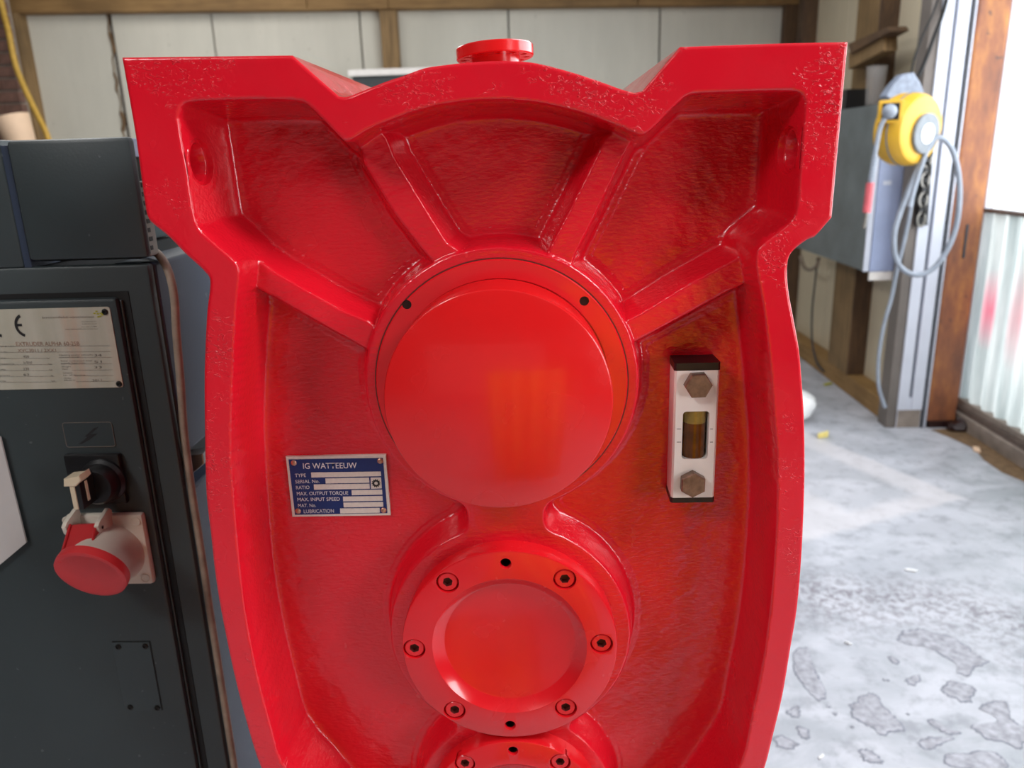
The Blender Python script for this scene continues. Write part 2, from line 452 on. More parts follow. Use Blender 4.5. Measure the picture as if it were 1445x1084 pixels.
def text_mesh(body, origin, xdir, zdir, height, depth=0.0, width=None, align='LEFT', bold=0.0):
    """flat lettering: origin = lower-left of the line, xdir/zdir world unit vectors"""
    cu = bpy.data.curves.new('lettering', 'FONT'); cu.body = body; cu.size = 1.0; cu.align_x = align
    cu.extrude = 0.0; cu.offset = bold; cu.resolution_u = 3
    o = bpy.data.objects.new('lettering', cu); COL.objects.link(o)
    dg = bpy.context.evaluated_depsgraph_get(); dg.update()
    me = bpy.data.meshes.new_from_object(o.evaluated_get(dg))
    bpy.data.objects.remove(o); bpy.data.curves.remove(cu)
    if len(me.vertices) == 0: return me
    co = np.empty(len(me.vertices)*3); me.vertices.foreach_get('co', co); co = co.reshape(-1, 3)
    cap = 0.72  # cap height of the built-in face at size 1
    s = height/cap
    w = co[:, 0].max()
    sx = s if width is None else width/max(w, 1e-6)
    xd = np.array(xdir); zd = np.array(zdir); og = np.array(origin)
    nv = og + co[:, :1]*sx*xd + co[:, 1:2]*s*zd
    me.vertices.foreach_set('co', nv.ravel()); me.update()
    me.materials.clear()
    return me
def join_meshes(name, meshes):
    bm = B()
    for me in meshes:
        bm.from_mesh(me); bpy.data.meshes.remove(me)
    out = bpy.data.meshes.new(name); bm.to_mesh(out); bm.free(); return out
def boolean(me, cutters):
    """difference of a mesh with a joined cutter bmesh, evaluated straight away"""
    o = bpy.data.objects.new('work', me); COL.objects.link(o)
    cm = bpy.data.meshes.new('cut'); cutters.to_mesh(cm); cutters.free()
    c = bpy.data.objects.new('cut', cm); COL.objects.link(c)
    md = o.modifiers.new('b', 'BOOLEAN'); md.operation = 'DIFFERENCE'; md.object = c; md.solver = 'EXACT'
    dg = bpy.context.evaluated_depsgraph_get(); dg.update()
    out = bpy.data.meshes.new_from_object(o.evaluated_get(dg))
    bpy.data.objects.remove(o); bpy.data.objects.remove(c)
    return out
def bm_to_mesh(bm, name='m'):
    bmesh.ops.recalc_face_normals(bm, faces=bm.faces[:])
    me = bpy.data.meshes.new(name); bm.to_mesh(me); bm.free(); return me

# ================================================================== THE SETTING
ZC = 3.0
bm = B()
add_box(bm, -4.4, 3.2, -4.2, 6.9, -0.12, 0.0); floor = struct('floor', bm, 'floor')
bm = B(); add_box(bm, -4.4, 2.4, -4.2, 6.9, ZC, ZC+0.1); ceiling = struct('ceiling', bm, 'ceiling')
bm = B(); add_box(bm, -4.4, 2.4, -4.2, -4.1, 0, ZC); struct('wall_front', bm, 'wall_plain')
bm = B(); add_box(bm, -4.4, -4.3, -4.1, 6.8, 0, ZC); struct('wall_left', bm, 'wall_plain')

# back wall: backing and white panels, timber rails and studs
def bquad(px0, px1, z0, z1, off, depth):
    """prism lying on the skewed back wall between two picture columns taken at mid height"""
    a = atB(px0, 60, off); b = atB(px1, 60, off)
    pts = [(a[0], a[1], z0), (b[0], b[1], z0), (b[0], b[1], z1), (a[0], a[1], z1)]
    return pts, (BWS*-depth*0, depth, 0)
bm = B()
def bw(x, off): return (x, backY(x)-off)
for (x0, x1, z0, z1) in [(-4.3, 2.1, 0, ZC)]:
    a = bw(x0, -0.03); b = bw(x1, -0.03)
    add_prism(bm, [(a[0], a[1], z0), (b[0], b[1], z0), (b[0], b[1], z1), (a[0], a[1], z1)], (0, 0.1, 0))
wall_back = struct('wall_back', bm, 'hole_dark')
def back_piece(name, x0, x1, z0, z1, off, th, mat, bev=0.004, tilt=0.0):
    a = bw(x0, off); b = bw(x1, off)
    bmx = prism([(a[0]+tilt*(1.4-z0), a[1], z0), (b[0]+tilt*(1.4-z0), b[1], z0), (b[0]+tilt*(1.4-z1), b[1], z1), (a[0]+tilt*(1.4-z1), a[1], z1)], (0, th, 0), bev)
    return obj(name, bmx, mat, wall_back)
seams = [atB(p, 50)[0] for p in (22, 156, 301, 509, 718, 931, 1128)]
seams = [-4.25]+seams
for i in range(len(seams)-1):
    g0 = 0.02 if i == 2 else 0.005
    back_piece('panel', seams[i]+g0, seams[i+1]-0.006, 0.0, ZC, 0.0, 0.03, 'wall_panel')
fp = atB(151, 19, 0.004); fq = atB(176, 188, 0.004)
bmf = tube([(fp[0]*(1-t)+fq[0]*t+rng.uniform(-.012, .012), fp[1]*(1-t)+fq[1]*t, fp[2]*(1-t)+fq[2]*t) for t in np.linspace(0, 1.3, 22)], [0.006, 0.012, 0.005, 0.009, 0.004, 0.014, 0.006, 0.007], 6, 3)
obj('joint_foam', bmf, 'debris_brown', wall_back, 60)
zt = atB(150, 17, 0.1)[2]
xs = [atB(p, 8, 0.1)[0] for p in (-60, 433, 548, 900, 1130)]
for a, b in zip(xs[:-1], xs[1:]):
    back_piece('top_rail', a+0.002, b-0.002, zt, zt+0.13, 0.1, 0.1, 'wood_h')
back_piece('stud', atB(538, 60, 0.07)[0], atB(562, 60, 0.07)[0], 0.0, zt, 0.07, 0.07, 'wood_v')
back_piece('stud', atB(1106, 60, 0.09)[0], atB(1127, 60, 0.09)[0], 0.0, zt, 0.09, 0.09, 'wood_dark')
back_piece('corner_post', atB(17, 100, 0.12)[0], atB(36, 100, 0.12)[0], 0.0, zt, 0.12, 0.12, 'wood_v')
back_piece('corner_post', atB(37, 100, 0.06)[0], atB(44, 100, 0.06)[0], 0.0, zt, 0.06, 0.06, 'wood_v')
# brick pier on the left
bp0 = atY(24, 110, 5.2)
bm = B(); add_box(bm, -4.3, bp0[0]-0.02, 5.215, 5.3, 0, ZC)
pier = struct('trim_1', bm, 'mortar')
bme = bm_to_mesh(box(-0.105, 0.105, -0.012, 0.05, -0.031, 0.031, 0.003), 'brick'); bme.materials.append(M['brick'])
for r in range(14):
    z = 1.62+r*0.075
    off = 0.0 if r % 2 else -0.11
    for k in range(2):
        xx = bp0[0]-0.11-k*0.22 + off*(1 if k else 0)
        w = 1.0
        o = bpy.data.objects.new('brick', bme); COL.objects.link(o); o.parent = pier
        if k == 0 and r % 2 == 0:
            o.scale = (0.5, 1, 1); xx = bp0[0]-0.055
        elif k == 1 and r % 2 == 0: xx = bp0[0]-0.22
        o.location = (xx, 5.207+rng.uniform(-.003, .003), z)

# right wall: recessed cream panels, studs, sill plate
XS, XW = 1.795, 1.895
bm = B(); add_box(bm, XW+0.03, XW+0.12, 3.97, 6.6, 0, ZC)
wall_right = struct('wall_right', bm, 'pillar')
def rp(name, x0, x1, y0, y1, z0, z1, mat, bev=0.003):
    return obj(name, box(x0, x1, y0, y1, z0, z1, bev), mat, wall_right)
for a, b in ((3.97, 4.78), (4.787, 5.195), (5.203, 5.72), (5.728, 6.28)):
    rp('panel', XW, XW+0.03, a, b, 0.0, ZC, 'wall_cream')
rp('sill_plate', XS, XW, 3.9, 6.15, 0.0, 0.105, 'wood_y')
rp('stud', XS, XW, 4.50, 4.80, 0.105, ZC, 'wood_v')
rp('stud', XS, XW, 4.485, 4.498, 0.105, ZC, 'wood_dark')  # thin board of darker wood over the stud's near face
rp('stud', XS, XW, 5.75, 5.85, 0.105, ZC, 'wood_dark')
# wall in front of the door and the door jamb
bm = B(); add_box(bm, 2.15, 2.25, -4.1, 0.2, 0, ZC); struct('wall_right_front', bm, 'wall_plain')
bm = B(); add_box(bm, 2.1, 2.25, 0.2, 3.9, 2.62, ZC); struct('trim_2', bm, 'wood_dark')
bm = B(); add_box(bm, 1.765, 1.812, 3.86, 3.96, 0, ZC, 0.003); struct('trim_3', bm, 'pillar')
wf = thing('added_window', 'unseen window added on the right wall to put streaks in the paint', 'window', (2.15, -1.0, 1.55)); wf['kind'] = 'structure'  # unseen frame added around the streak lamp
for nm, b in (('frame', (2.135, 2.15, -1.62, -1.56, 0.95, 2.15)), ('frame', (2.135, 2.15, -0.44, -0.38, 0.95, 2.15)), ('frame', (2.135, 2.15, -1.62, -0.38, 0.9, 0.95)), ('frame', (2.135, 2.15, -1.62, -0.38, 2.15, 2.2))):
    obj(nm, box(*b), 'upvc', wf)
# white tracks with slots
bm = B()
add_box(bm, 1.812, 1.864, 3.85, 3.93, 0.10, ZC, 0.003)
add_box(bm, 1.880, 1.935, 3.85, 3.93, 0.10, ZC, 0.003)
add_box(bm, 1.812, 1.935, 3.88, 3.93, 0.10, ZC, 0.0, 1)
add_box(bm, 1.812, 1.932, 3.85, 3.93, 0.0, 0.10, 0.003, 2)
add_box(bm, 1.864, 1.88, 3.855, 3.9, 0.10, 0.16, 0.0, 0)
struct('trim_4', bm, ['upvc', 'slot', 'sill'])
bm = B(); add_box(bm, 1.937, 1.946, 3.85, 3.93, 0.0, ZC); add_box(bm, 1.948, 1.958, 3.84, 3.93, 0.0, ZC, 0.002, 1)
struct('trim_5', bm, ['slot', 'upvc'])
bm = B(); add_box(bm, 1.962, 2.112, 3.85, 4.0, 0.03, ZC, 0.012); col = struct('trim_6', bm, 'rust')
obj('slot', box(2.035, 2.047, 3.845, 3.852, 0.86, 1.02, 0.002), 'slot', col)
bmd = B(); bmesh.ops.create_icosphere(bmd, subdivisions=2, radius=0.045)
for v in bmd.verts: v.co = Vector((2.10+v.co.x*1.3, 3.80+v.co.y*1.1, max(0.001, 0.02+v.co.z*0.8*(1+0.4*math.sin(v.co.x*90)))))
obj('dirt_heap', bmd, 'hole_dark', floor)
obj('base_gap', box(1.975, 2.10, 3.845, 3.98, 0.0, 0.035, 0.002), 'hole_dark', col)
# door opening: kerb, frame rails, corrugated sheets below, clear panes above
door = thing('door_1', 'large side door of milky corrugated sheet below clear panes', 'door', (2.15, 2.0, 0))
door['kind'] = 'structure'
obj('kerb', box(2.12, 2.30, 0.2, 3.97, 0.0, 0.075, 0.006), 'sill', door)
obj('bottom_rail', box(2.135, 2.2, 0.2, 3.95, 0.075, 0.105, 0.004), 'sill_dark', door)
obj('bottom_bead', box(2.145, 2.2, 0.2, 3.95, 0.105, 0.135, 0.004), 'sill', door)
obj('mid_rail', box(2.15, 2.19, 0.2, 3.95, 1.068, 1.086, 0.002), 'sill_dark', door)
obj('edge_stile', box(2.152, 2.19, 3.925, 3.96, 0.135, 2.62, 0.002), 'upvc', door)
n = 0
for y0 in np.arange(0.2, 3.85, 0.78):
    y1 = min(y0+0.8, 3.93)
    ys = np.linspace(y0, y1, int((y1-y0)/0.11*12)+2)
    bm = B(); prev = None
    for y in ys:
        s = math.sin(2*math.pi*y/0.11)
        x = 2.17+0.014*max(-1, min(1, s*1.6))
        a = bm.verts.new((x, y, 0.12)); b = bm.verts.new((x, y, 1.075))
        if prev: bm.faces.new((prev[0], a, b, prev[1]))
        prev = (a, b)
    obj('corrugated_sheet', bm, 'sheet', door, 40)
    obj('clear_pane', box(2.168, 2.172, y0, min(y0+0.775, 3.92), 1.086, 2.62), 'pane', door)
# dirt line along the kerb
bm = B()
pts = []
for i in range(24):
    y = 0.6+i*0.14; pts.append((2.12, y, 0.0)); 
for i in range(23):
    y = 0.6+i*0.14; w0 = 0.03+0.03*math.sin(i*1.7)+0.02*math.sin(i*0.6); w1 = 0.03+0.03*math.sin((i+1)*1.7)+0.02*math.sin((i+1)*0.6)
    vs = [bm.verts.new(p) for p in ((2.12, y, 0.006), (2.12, y+0.14, 0.006), (2.05-w1, y+0.14, 0.0008), (2.05-w0, y, 0.0008))]
    bm.faces.new(vs)
d = obj('dirt_line', bm, 'debris_brown', floor)

# outside yard beyond the door
bm = B(); add_box(bm, 3.2, 14, -8, 14, -0.14, -0.02); struct('ground_outside', bm, 'wall_plain')

# bare patches in the floor coating
patches = [
 [(270,460),(350,460),(370,560),(430,660),(440,740),(370,730),(320,660),(262,590)],
 [(640,690),(700,700),(730,780),(840,850),(830,900),(740,915),(640,880),(600,840),(540,800),(550,750),(600,730)],
 [(800,400),(860,380),(930,370),(1100,430),(1200,500),(1280,540),(1260,570),(1180,580),(1180,620),(1090,610),(1130,580),(1050,520),(960,465),(820,455)],
 [(1030,640),(1130,640),(1200,680),(1190,740),(1130,750),(1080,730),(1030,710)],
 [(250,770),(300,765),(312,820),(270,840),(235,805)],
 [(275,870),(350,880),(355,930),(310,945),(290,900)],
 [(610,990),(660,985),(730,1040),(720,1070),(650,1060),(600,1020)],
 [(740,515),(790,515),(825,550),(780,560)],
 [(835,630),(860,620),(900,605),(935,630),(900,660),(850,655)],
 [(915,930),(960,920),(1090,930),(1050,960),(980,990),(920,975)],
 [(1280,725),(1360,740),(1380,830),(1445,870),(1500,930),(1445,990),(1330,960),(1240,940),(1160,880),(1200,860),(1330,850),(1260,790),(1190,780)],
 [(1050,1005),(1180,1000),(1330,1010),(1370,1084),(1300,1110),(1040,1090)],
 [(165,920),(240,920),(315,970),(240,1000),(180,970)],
 [(930,830),(1000,830),(1060,890),(1140,900),(1080,920),(1000,890)],
 [(720,628),(755,630),(760,642),(725,640)], [(845,800),(862,805),(858,816),(842,812)], [(560,868),(580,872),(575,884),(558,880)],
 [(1380,370),(1410,372),(1400,385),(1375,382)], [(440,762),(462,768),(458,780),(438,776)],[(470,798),(495,802),(490,818),(468,812)],
]
for P in patches:
    Q = [Vector(atZ(1045+x/3.6125, 784+y/3.6125, 0.0)) for x, y in P]
    # Chaikin smoothing and a ragged edge
    for it in range(3):
        c0 = sum(Q, Vector())/len(Q)
        if it: Q = [q+(q-c0).normalized()*rng.uniform(-1, 1)*(0.011 if it == 1 else 0.005)*min(1, (q-c0).length/0.05) for q in Q]
        R2 = []
        for i in range(len(Q)):
            a, b = Q[i], Q[(i+1) % len(Q)]; R2 += [a*0.75+b*0.25, a*0.25+b*0.75]
        Q = R2
    c = sum(Q, Vector())/len(Q)
    Q = [q+(q-c).normalized()*rng.uniform(-0.003, 0.003) for q in Q]
    bm = B()
    out = [bm.verts.new((q.x, q.y, 0.0003)) for q in Q]
    mid = []
    for i, q in enumerate(Q):
        dd = (c-q); L = dd.length; w = min(rng.uniform(0.003, 0.008), L*0.4)
        p = q+dd*(w/L); mid.append(bm.verts.new((p.x, p.y, 0.0012)))
    n = len(Q)
    for i in range(n):
        f = bm.faces.new((out[i], out[(i+1) % n], mid[(i+1) % n], mid[i])); f.material_index = 1
    bm.faces.new(mid)
    obj('bare_patch', bm, ['patch', 'patch_edge'], floor)

# ================================================================== GEARBOX
GX, GZ1, GZ2, GZ3 = -0.030, 1.2275, 1.0025, 0.829
YR = 0.56                 # front plane of the rim
YF = 0.625                # pocket floor
HR = YF-YR
gear = thing('gearbox', 'large glossy red cast-iron gearbox with raised rim, ribs and round covers', 'gearbox', (GX, 0.75, 0.0))

def P2(lst, Y):
    r = [atY(x, y, Y) for x, y in lst]; return np.array([[p[0], p[2]] for p in r])
outL = [(478,136),(488,137),(500,133),(522,124),(545,115),(569,107),(599,96),(625,92),(652,89),(700,86),(750,88),(797,99),(844,114),(877,126),(895,131),(906,129),(960,66),(1100,61),(1197,59),
        (1174,307),(1150,334),(1140,338),(1122.5,351),(1114,362),(1111,380),(1113,411),(1121,455),(1128,494),(1132,541),(1135,588),(1136,671),(1132,776),(1125,860),(1115.6,917),(1104.5,983),(1090.7,1041),(1079.6,1084)]
outR = [(368,1084),(348.8,1025),(329.4,950),(311,860),(303,809),(297.6,759),(290.7,698),(288.4,600),(288,535),(289,494),(292,438),(296,402),(293.4,389),(260,357),(236.7,333),(212,312.5),(206,300),(191,194),(171.5,81),(412,78)]
def low(lst): return np.array([[GX+x, z] for x, z in lst])
outline = np.vstack([P2(outL, YR), low([(0.203,.84),(0.178,.79),(0.148,.75),(0.10,.71),(0.04,.692),(-0.04,.692),(-0.10,.71),(-0.148,.75),(-0.178,.79),(-0.203,.84)]), P2(outR, YR)])
def arcpts(c, p0, p1, n=5):
    return [tuple(np.array(c)*0) for _ in range(0)]
inL = [(253,158),(256,149),(266,144),(300,141.5),(350,140),(405,140.5),(422,142),(434,147),(460,173),(483,197),(490,199),(498,196),(521,182),(550,170),(585,157),(625,147),(668,141.5),(710,140.5),(755,144),(790,151),(824,160),(871,177),(895,188),(904,190),(914,187),(938,163),(963,139),(971,134),(982,131.5),(1045,129),(1115,127.5),(1128,130),(1134,136),(1135.5,148),
       (1128,250),(1123,298),(1117,312),(1095,331),(1075,346),(1067,356),(1065.5,368),(1068.5,391),(1077,438),(1083.8,494),(1089,549),(1092.6,600),(1096,643),(1095.7,726),(1093,781),(1086.5,860),(1075.5,939),(1061.6,1005.5),(1045,1077)]
inR = [(398.6,1077),(381,1020),(362.6,950),(345.5,860),(337,784),(332,726),(327,650),(326.6,600),(329.4,521),(333.6,438),(337.7,394),(337,380),(332,370),(305,346),(283,326),(277,316),(272.7,300),(262,235),(251,168)]
inner = np.vstack([P2(inL, YR), low([(0.170,.845),(0.147,.80),(0.12,.765),(0.085,.74),(0.04,.724),(-0.04,.724),(-0.085,.74),(-0.12,.765),(-0.147,.80),(-0.170,.845)]), P2(inR, YR)])

def catmull(P, n=4, sharp=()):
    out = []
    N = len(P)
    for i in range(N):
        p0, p1, p2, p3 = P[i-1], P[i], P[(i+1) % N], P[(i+2) % N]
        L = np.linalg.norm(p2-p1); 
        m1 = (p2-p0)*L/max(np.linalg.norm(p2-p0), 1e-9)*0.9; m2 = (p3-p1)*L/max(np.linalg.norm(p3-p1), 1e-9)*0.9
        if i in sharp: m1 = (p2-p1)
        if (i+1) % N in sharp: m2 = (p2-p1)
        for k in range(n):
            t = k/n
            out.append((2*t**3-3*t**2+1)*p1+(t**3-2*t**2+t)*m1+(-2*t**3+3*t**2)*p2+(t**3-t**2)*m2)
    return np.array(out)
shp = {16, 17, 18, 19}
nO = len(outline); shp = {14+0, 15, 16, 17, 18, nO-2, nO-1, 19, 0}
outline_s = catmull(outline, 4, shp)
inner_s = catmull(inner, 3)

def sdf(poly, X, Z, chunk=20000):
    """signed distance, negative inside"""
    sh = X.shape; x = X.ravel(); z = Z.ravel(); res = np.empty(x.size)
    A = poly; Bp = np.roll(poly, -1, axis=0); E = Bp-A; EE = (E**2).sum(1)+1e-18
    for s in range(0, x.size, chunk):
        px = x[s:s+chunk, None]-A[None, :, 0]; pz = z[s:s+chunk, None]-A[None, :, 1]
        t = np.clip((px*E[:, 0]+pz*E[:, 1])/EE, 0, 1)
        d2 = ((px-t*E[:, 0])**2+(pz-t*E[:, 1])**2).min(1)
        zz = z[s:s+chunk, None]
        c = (A[:, 1] <= zz) != (Bp[:, 1] <= zz)
        xi = A[:, 0]+(zz-A[:, 1])*E[:, 0]/np.where(E[:, 1] == 0, 1e-12, E[:, 1])
        ins = (c & (x[s:s+chunk, None] < xi)).sum(1) % 2
        res[s:s+chunk] = np.sqrt(d2)*np.where(ins, -1, 1)
    return res.reshape(sh)
def smin(a, b, k):
    h = np.clip(0.5+0.5*(b-a)/k, 0, 1); return b*(1-h)+a*h-k*h*(1-h)
def smax(a, b, k): return -smin(-a, -b, k)
def profile(H, w, r1, r2):
    """height against distance outwards from the top edge, rounded at top and foot"""
    pts = [(-1.0, H), (-r1*1.0, H)]
    th = math.atan2(w, H)
    # top round: quadratic through corner
    L1 = min(r1, H*0.3)
    a = np.array([-r1*0.55, H]); b = np.array([0.0, H]); dv = np.array([w, -H])/math.hypot(w, H); c = b+dv*L1
    for t in np.linspace(0, 1, 7): pts.append(tuple((1-t)**2*a+2*t*(1-t)*b+t*t*c))
    L2 = min(r2, H*0.45)
    f = np.array([w, 0.0]); e = f-dv*L2; g = np.array([w+L2, 0.0])
    for t in np.linspace(0, 1, 9): pts.append(tuple((1-t)**2*e+2*t*(1-t)*f+t*t*g))
    pts.append((1.0, 0.0)); pts = np.array(pts)
    return pts
def ev(P, d): return np.interp(d, P[:, 0], P[:, 1])

pr_a = profile(HR, 0.003, 0.002, 0.007); pr_b = profile(HR, 0.010, 0.002, 0.007)
YB = 0.590; HB = YF-YB; pr_h = profile(HB, 0.006, 0.002, 0.006)
YRIB = 0.593; HRB = YF-YRIB; pr_r = profile(HRB, 0.009, 0.0022, 0.006)
rib_polys = [
    P2([(505,196),(515,231),(556,301),(593,349),(612,372),(650,356),(631,343),(602,297),(556,222),(546,196),(530,176)], YRIB),
    P2([(853,196),(835,235),(802,300),(779,344),(770,362),(805,380),(812,358),(840,302),(877,226),(892,196),(872,178)], YRIB),
    P2([(345,352),(386,383),(477,435.6),(518,453),(540,470),(530,500),(509,488),(455,458),(386,419),(345,398)], YRIB),
    P2([(1068,343),(1037,366),(970,402),(905,442),(885,452),(880,490),(906,477),(1024,413),(1060,395)], YRIB),
    low([(-0.215, .806), (-0.05, .806), (-0.05, .786), (-0.205, .786)]),
    low([(0.05, .806), (0.215, .806), (0.205, .786), (0.05, .786)]),
]
RH, RB, RB3 = 0.1068, 0.1035, 0.0895
def circ(X, Z, cx, cz, r): return np.hypot(X-cx, Z-cz)-r
def hub_sdf(X, Z):
    a = circ(X, Z, GX, GZ1, RH); b = circ(X, Z, GX, GZ2, RB); c = circ(X, Z, GX, GZ3, RB3)
    nk = np.maximum(np.abs(X-GX)-0.0315, np.abs(Z-1.1125)-0.03)
    ab = smin(smin(a, nk, 0.010), b, 0.010); 
    return smin(ab, c, 0.016)
def lumps(X, Z):
    r = np.random.RandomState(5); o = np.zeros_like(X)
    for f, a in ((60, .00035), (110, .00022), (200, .00014), (330, .00009)):
        for _ in range(7):
            th = r.uniform(0, 2*math.pi); ph = r.uniform(0, 6.28); ff = f*r.uniform(.7, 1.4)
            o += a*np.sin(ff*(X*math.cos(th)+Z*math.sin(th))*2*math.pi/6.28*2+ph+1.3*np.sin(ff*.6*(Z*math.cos(th)-X*math.sin(th))))/2.0
    return o
def height(X, Z, dI=None, dR=None):
    dI = sdf(inner_s, X, Z) if dI is None else dI          # negative inside the pocket
    d = -dI                                                # distance from the rim edge into the pocket
    t = np.clip((Z-1.305)/0.05, 0, 1); t = t*t*(3-2*t)
    far = np.clip((np.abs(X-GX)-0.075)/0.04, 0, 1)
    t = t*(0.35+0.65*far)
    hr = ev(pr_a, d)*(1-t)+ev(pr_b, d)*t
    hh = ev(pr_h, hub_sdf(X, Z))
    hrb = np.zeros_like(X)
    for i, p in enumerate(rib_polys):
        hrb = np.maximum(hrb, ev(pr_r, (dR[i] if dR is not None else sdf(p, X, Z))))
    h = smax(np.maximum(hh, 0), hrb, 0.005)-0.0
    h = np.where((hh < 1e-6) & (hrb < 1e-6), 0, h)
    k = 0.006
    g = smax(h, hr, k)
    g = np.where(d < -0.0005, HR, np.minimum(g, HR))
    amp = np.clip((HR-g)/0.01, 0, 1)
    top = np.clip(1-np.abs(hub_sdf(X, Z)+0.05)/0.048, 0, 1)
    return g+0.3*lumps(X, Z)*(0.15+0.85*amp)*(1-0.8*(hub_sdf(X, Z) < -0.004))
hs = 0.00115
xs = np.arange(outline_s[:, 0].min()-2*hs, outline_s[:, 0].max()+2*hs, hs)
zf = np.arange(0.862, outline_s[:, 1].max()+2*hs, hs)
zc = 0.862-np.cumsum(np.linspace(hs, 0.0045, 62)); zc = zc[zc > 0.68][::-1]
zs = np.concatenate([zc, zf])
X, Z = np.meshgrid(xs, zs)
dO = sdf(outline_s, X, Z); dI = sdf(inner_s, X, Z)
def snap(X, Z, dfun, d, mask, lim):
    """slide nearby grid vertices onto the d=0 curve"""
    e = 2e-4
    m = mask & (np.abs(d) < lim)
    x = X[m]; z = Z[m]; dd = d[m]
    gx = (dfun(x+e, z)-dfun(x-e, z))/(2*e); gz = (dfun(x, z+e)-dfun(x, z-e))/(2*e)
    L = np.hypot(gx, gz)+1e-9
    X[m] = x-dd*gx/L; Z[m] = z-dd*gz/L
    return m
inside = dO < 0
quad_in = inside[:-1, :-1] | inside[1:, :-1] | inside[:-1, 1:] | inside[1:, 1:]
used = np.zeros_like(inside); used[:-1, :-1] |= quad_in; used[1:, :-1] |= quad_in; used[:-1, 1:] |= quad_in; used[1:, 1:] |= quad_in
outer_v = used & ~inside
def nearest(poly, x, z):
    A = poly; E = np.roll(poly, -1, axis=0)-A; EE = (E**2).sum(1)+1e-18
    px = x[:, None]-A[None, :, 0]; pz = z[:, None]-A[None, :, 1]
    t = np.clip((px*E[:, 0]+pz*E[:, 1])/EE, 0, 1)
    qx = A[:, 0]+t*E[:, 0]; qz = A[:, 1]+t*E[:, 1]
    i = ((x[:, None]-qx)**2+(z[:, None]-qz)**2).argmin(1); r = np.arange(len(x))
    return qx[r, i], qz[r, i]
X[outer_v], Z[outer_v] = nearest(outline_s, X[outer_v], Z[outer_v])
m1 = used & ~outer_v & (np.abs(dI) < 0.5*hs) & (Z > 0.86)
X[m1], Z[m1] = nearest(inner_s, X[m1], Z[m1])
dh = hub_sdf(X, Z)
m2 = snap(X, Z, hub_sdf, dh, used & ~outer_v & ~m1 & (Z > 0.86), 0.5*hs)
for p in rib_polys[:4]:
    dr = sdf(p, X, Z); mm = used & ~outer_v & ~m1 & ~m2 & (np.abs(dr) < 0.5*hs)
    X[mm], Z[mm] = nearest(p, X[mm], Z[mm]); m2 |= mm
H = height(X, Z)
edge = np.clip(1-np.where(outer_v, 0.0, -np.minimum(dO, 0.0))/0.0016, 0, 1); H = H-0.0011*edge**2
idx = -np.ones(X.shape, int); idx[used] = np.arange(used.sum())
Yv = YF-H
verts = np.stack([X[used], Yv[used], Z[used]], 1)
qs = np.argwhere(quad_in)
r, c = qs[:, 0], qs[:, 1]
faces = np.stack([idx[r, c], idx[r, c+1], idx[r+1, c+1], idx[r+1, c]], 1)
# the lifting holes through the ears: wall vertices inside them are taken out
holes = []
def edge_x(z, sgn):
    A = inner_s; Bq = np.roll(A, -1, axis=0); xs_ = []
    for k in range(len(A)):
        if (A[k, 1] <= z) != (Bq[k, 1] <= z): xs_.append(A[k, 0]+(z-A[k, 1])*(Bq[k, 0]-A[k, 0])/(Bq[k, 1]-A[k, 1]))
    return min(xs_) if sgn > 0 else max(xs_)
def wall_x(y, z, sgn):
    """surface of the pocket side wall at depth y, height z"""
    h = YF-y; dd = np.interp(-h, -pr_b[:, 1], pr_b[:, 0]); return edge_x(z, sgn)+sgn*dd
hr_ = 0.0128; RS = 0.0162
for (sgn, px, py) in ((1, 279, 229), (-1, 1114, 212)):
    p = atY(px, py, 0.578); holes.append((sgn, wall_x(0.570, p[2], sgn), 0.5785, p[2]))
bad = np.zeros(len(verts), bool)
for sgn, hx, hy, hz in holes:
    bad |= (np.abs(verts[:, 0]-hx) < 0.03) & (np.hypot(verts[:, 1]-hy, verts[:, 2]-hz) < RS-0.0002) & (verts[:, 1] > YR+0.0045)
faces = faces[~bad[faces].any(1)]
nf = len(faces)
# boundary loop of the silhouette -> side wall and back plate
nb = len(outline_s)
YBK = 0.90
base = len(verts)
rings = []
for yy in (YR+0.0011, YR+0.004, YR+0.16, YBK):
    rings.append(np.stack([outline_s[:, 0], np.full(nb, yy), outline_s[:, 1]], 1))
allv = np.vstack([verts]+rings)
side = []
for k in range(3):
    o0 = base+k*nb; o1 = o0+nb
    i = np.arange(nb); j = (i+1) % nb
    side.append(np.stack([o0+i, o0+j, o1+j, o1+i], 1))
side = np.vstack(side)
me = bpy.data.meshes.new('casting')
allf = np.vstack([faces, side])
back = [list(range(base+3*nb, base+4*nb))]
tot = len(allf)*4+nb
me.vertices.add(len(allv)); me.vertices.foreach_set('co', allv.ravel())
me.loops.add(tot); me.loops.foreach_set('vertex_index', np.concatenate([allf.ravel(), np.array(back[0])]).astype(np.int32))
me.polygons.add(len(allf)+1)
ls = np.concatenate([np.arange(len(allf))*4, [len(allf)*4]]).astype(np.int32)
me.polygons.foreach_set('loop_start', ls)
mi = np.zeros(len(allf)+1, np.int32)
hq = H[r, c][:0]
Hv = H[used]
fh = Hv[faces].mean(1)
mi[:nf] = np.where(fh > HR-0.003, 0, 1)
me.update(calc_edges=True); me.validate()
try: me.polygons.foreach_set('material_index', mi)
except Exception: pass
sm = np.ones(len(me.polygons), bool); sm[-1] = False
me.polygons.foreach_set('use_smooth', sm)
casting = link_mesh('casting', me, ['red_rim', 'red_cast'], gear)

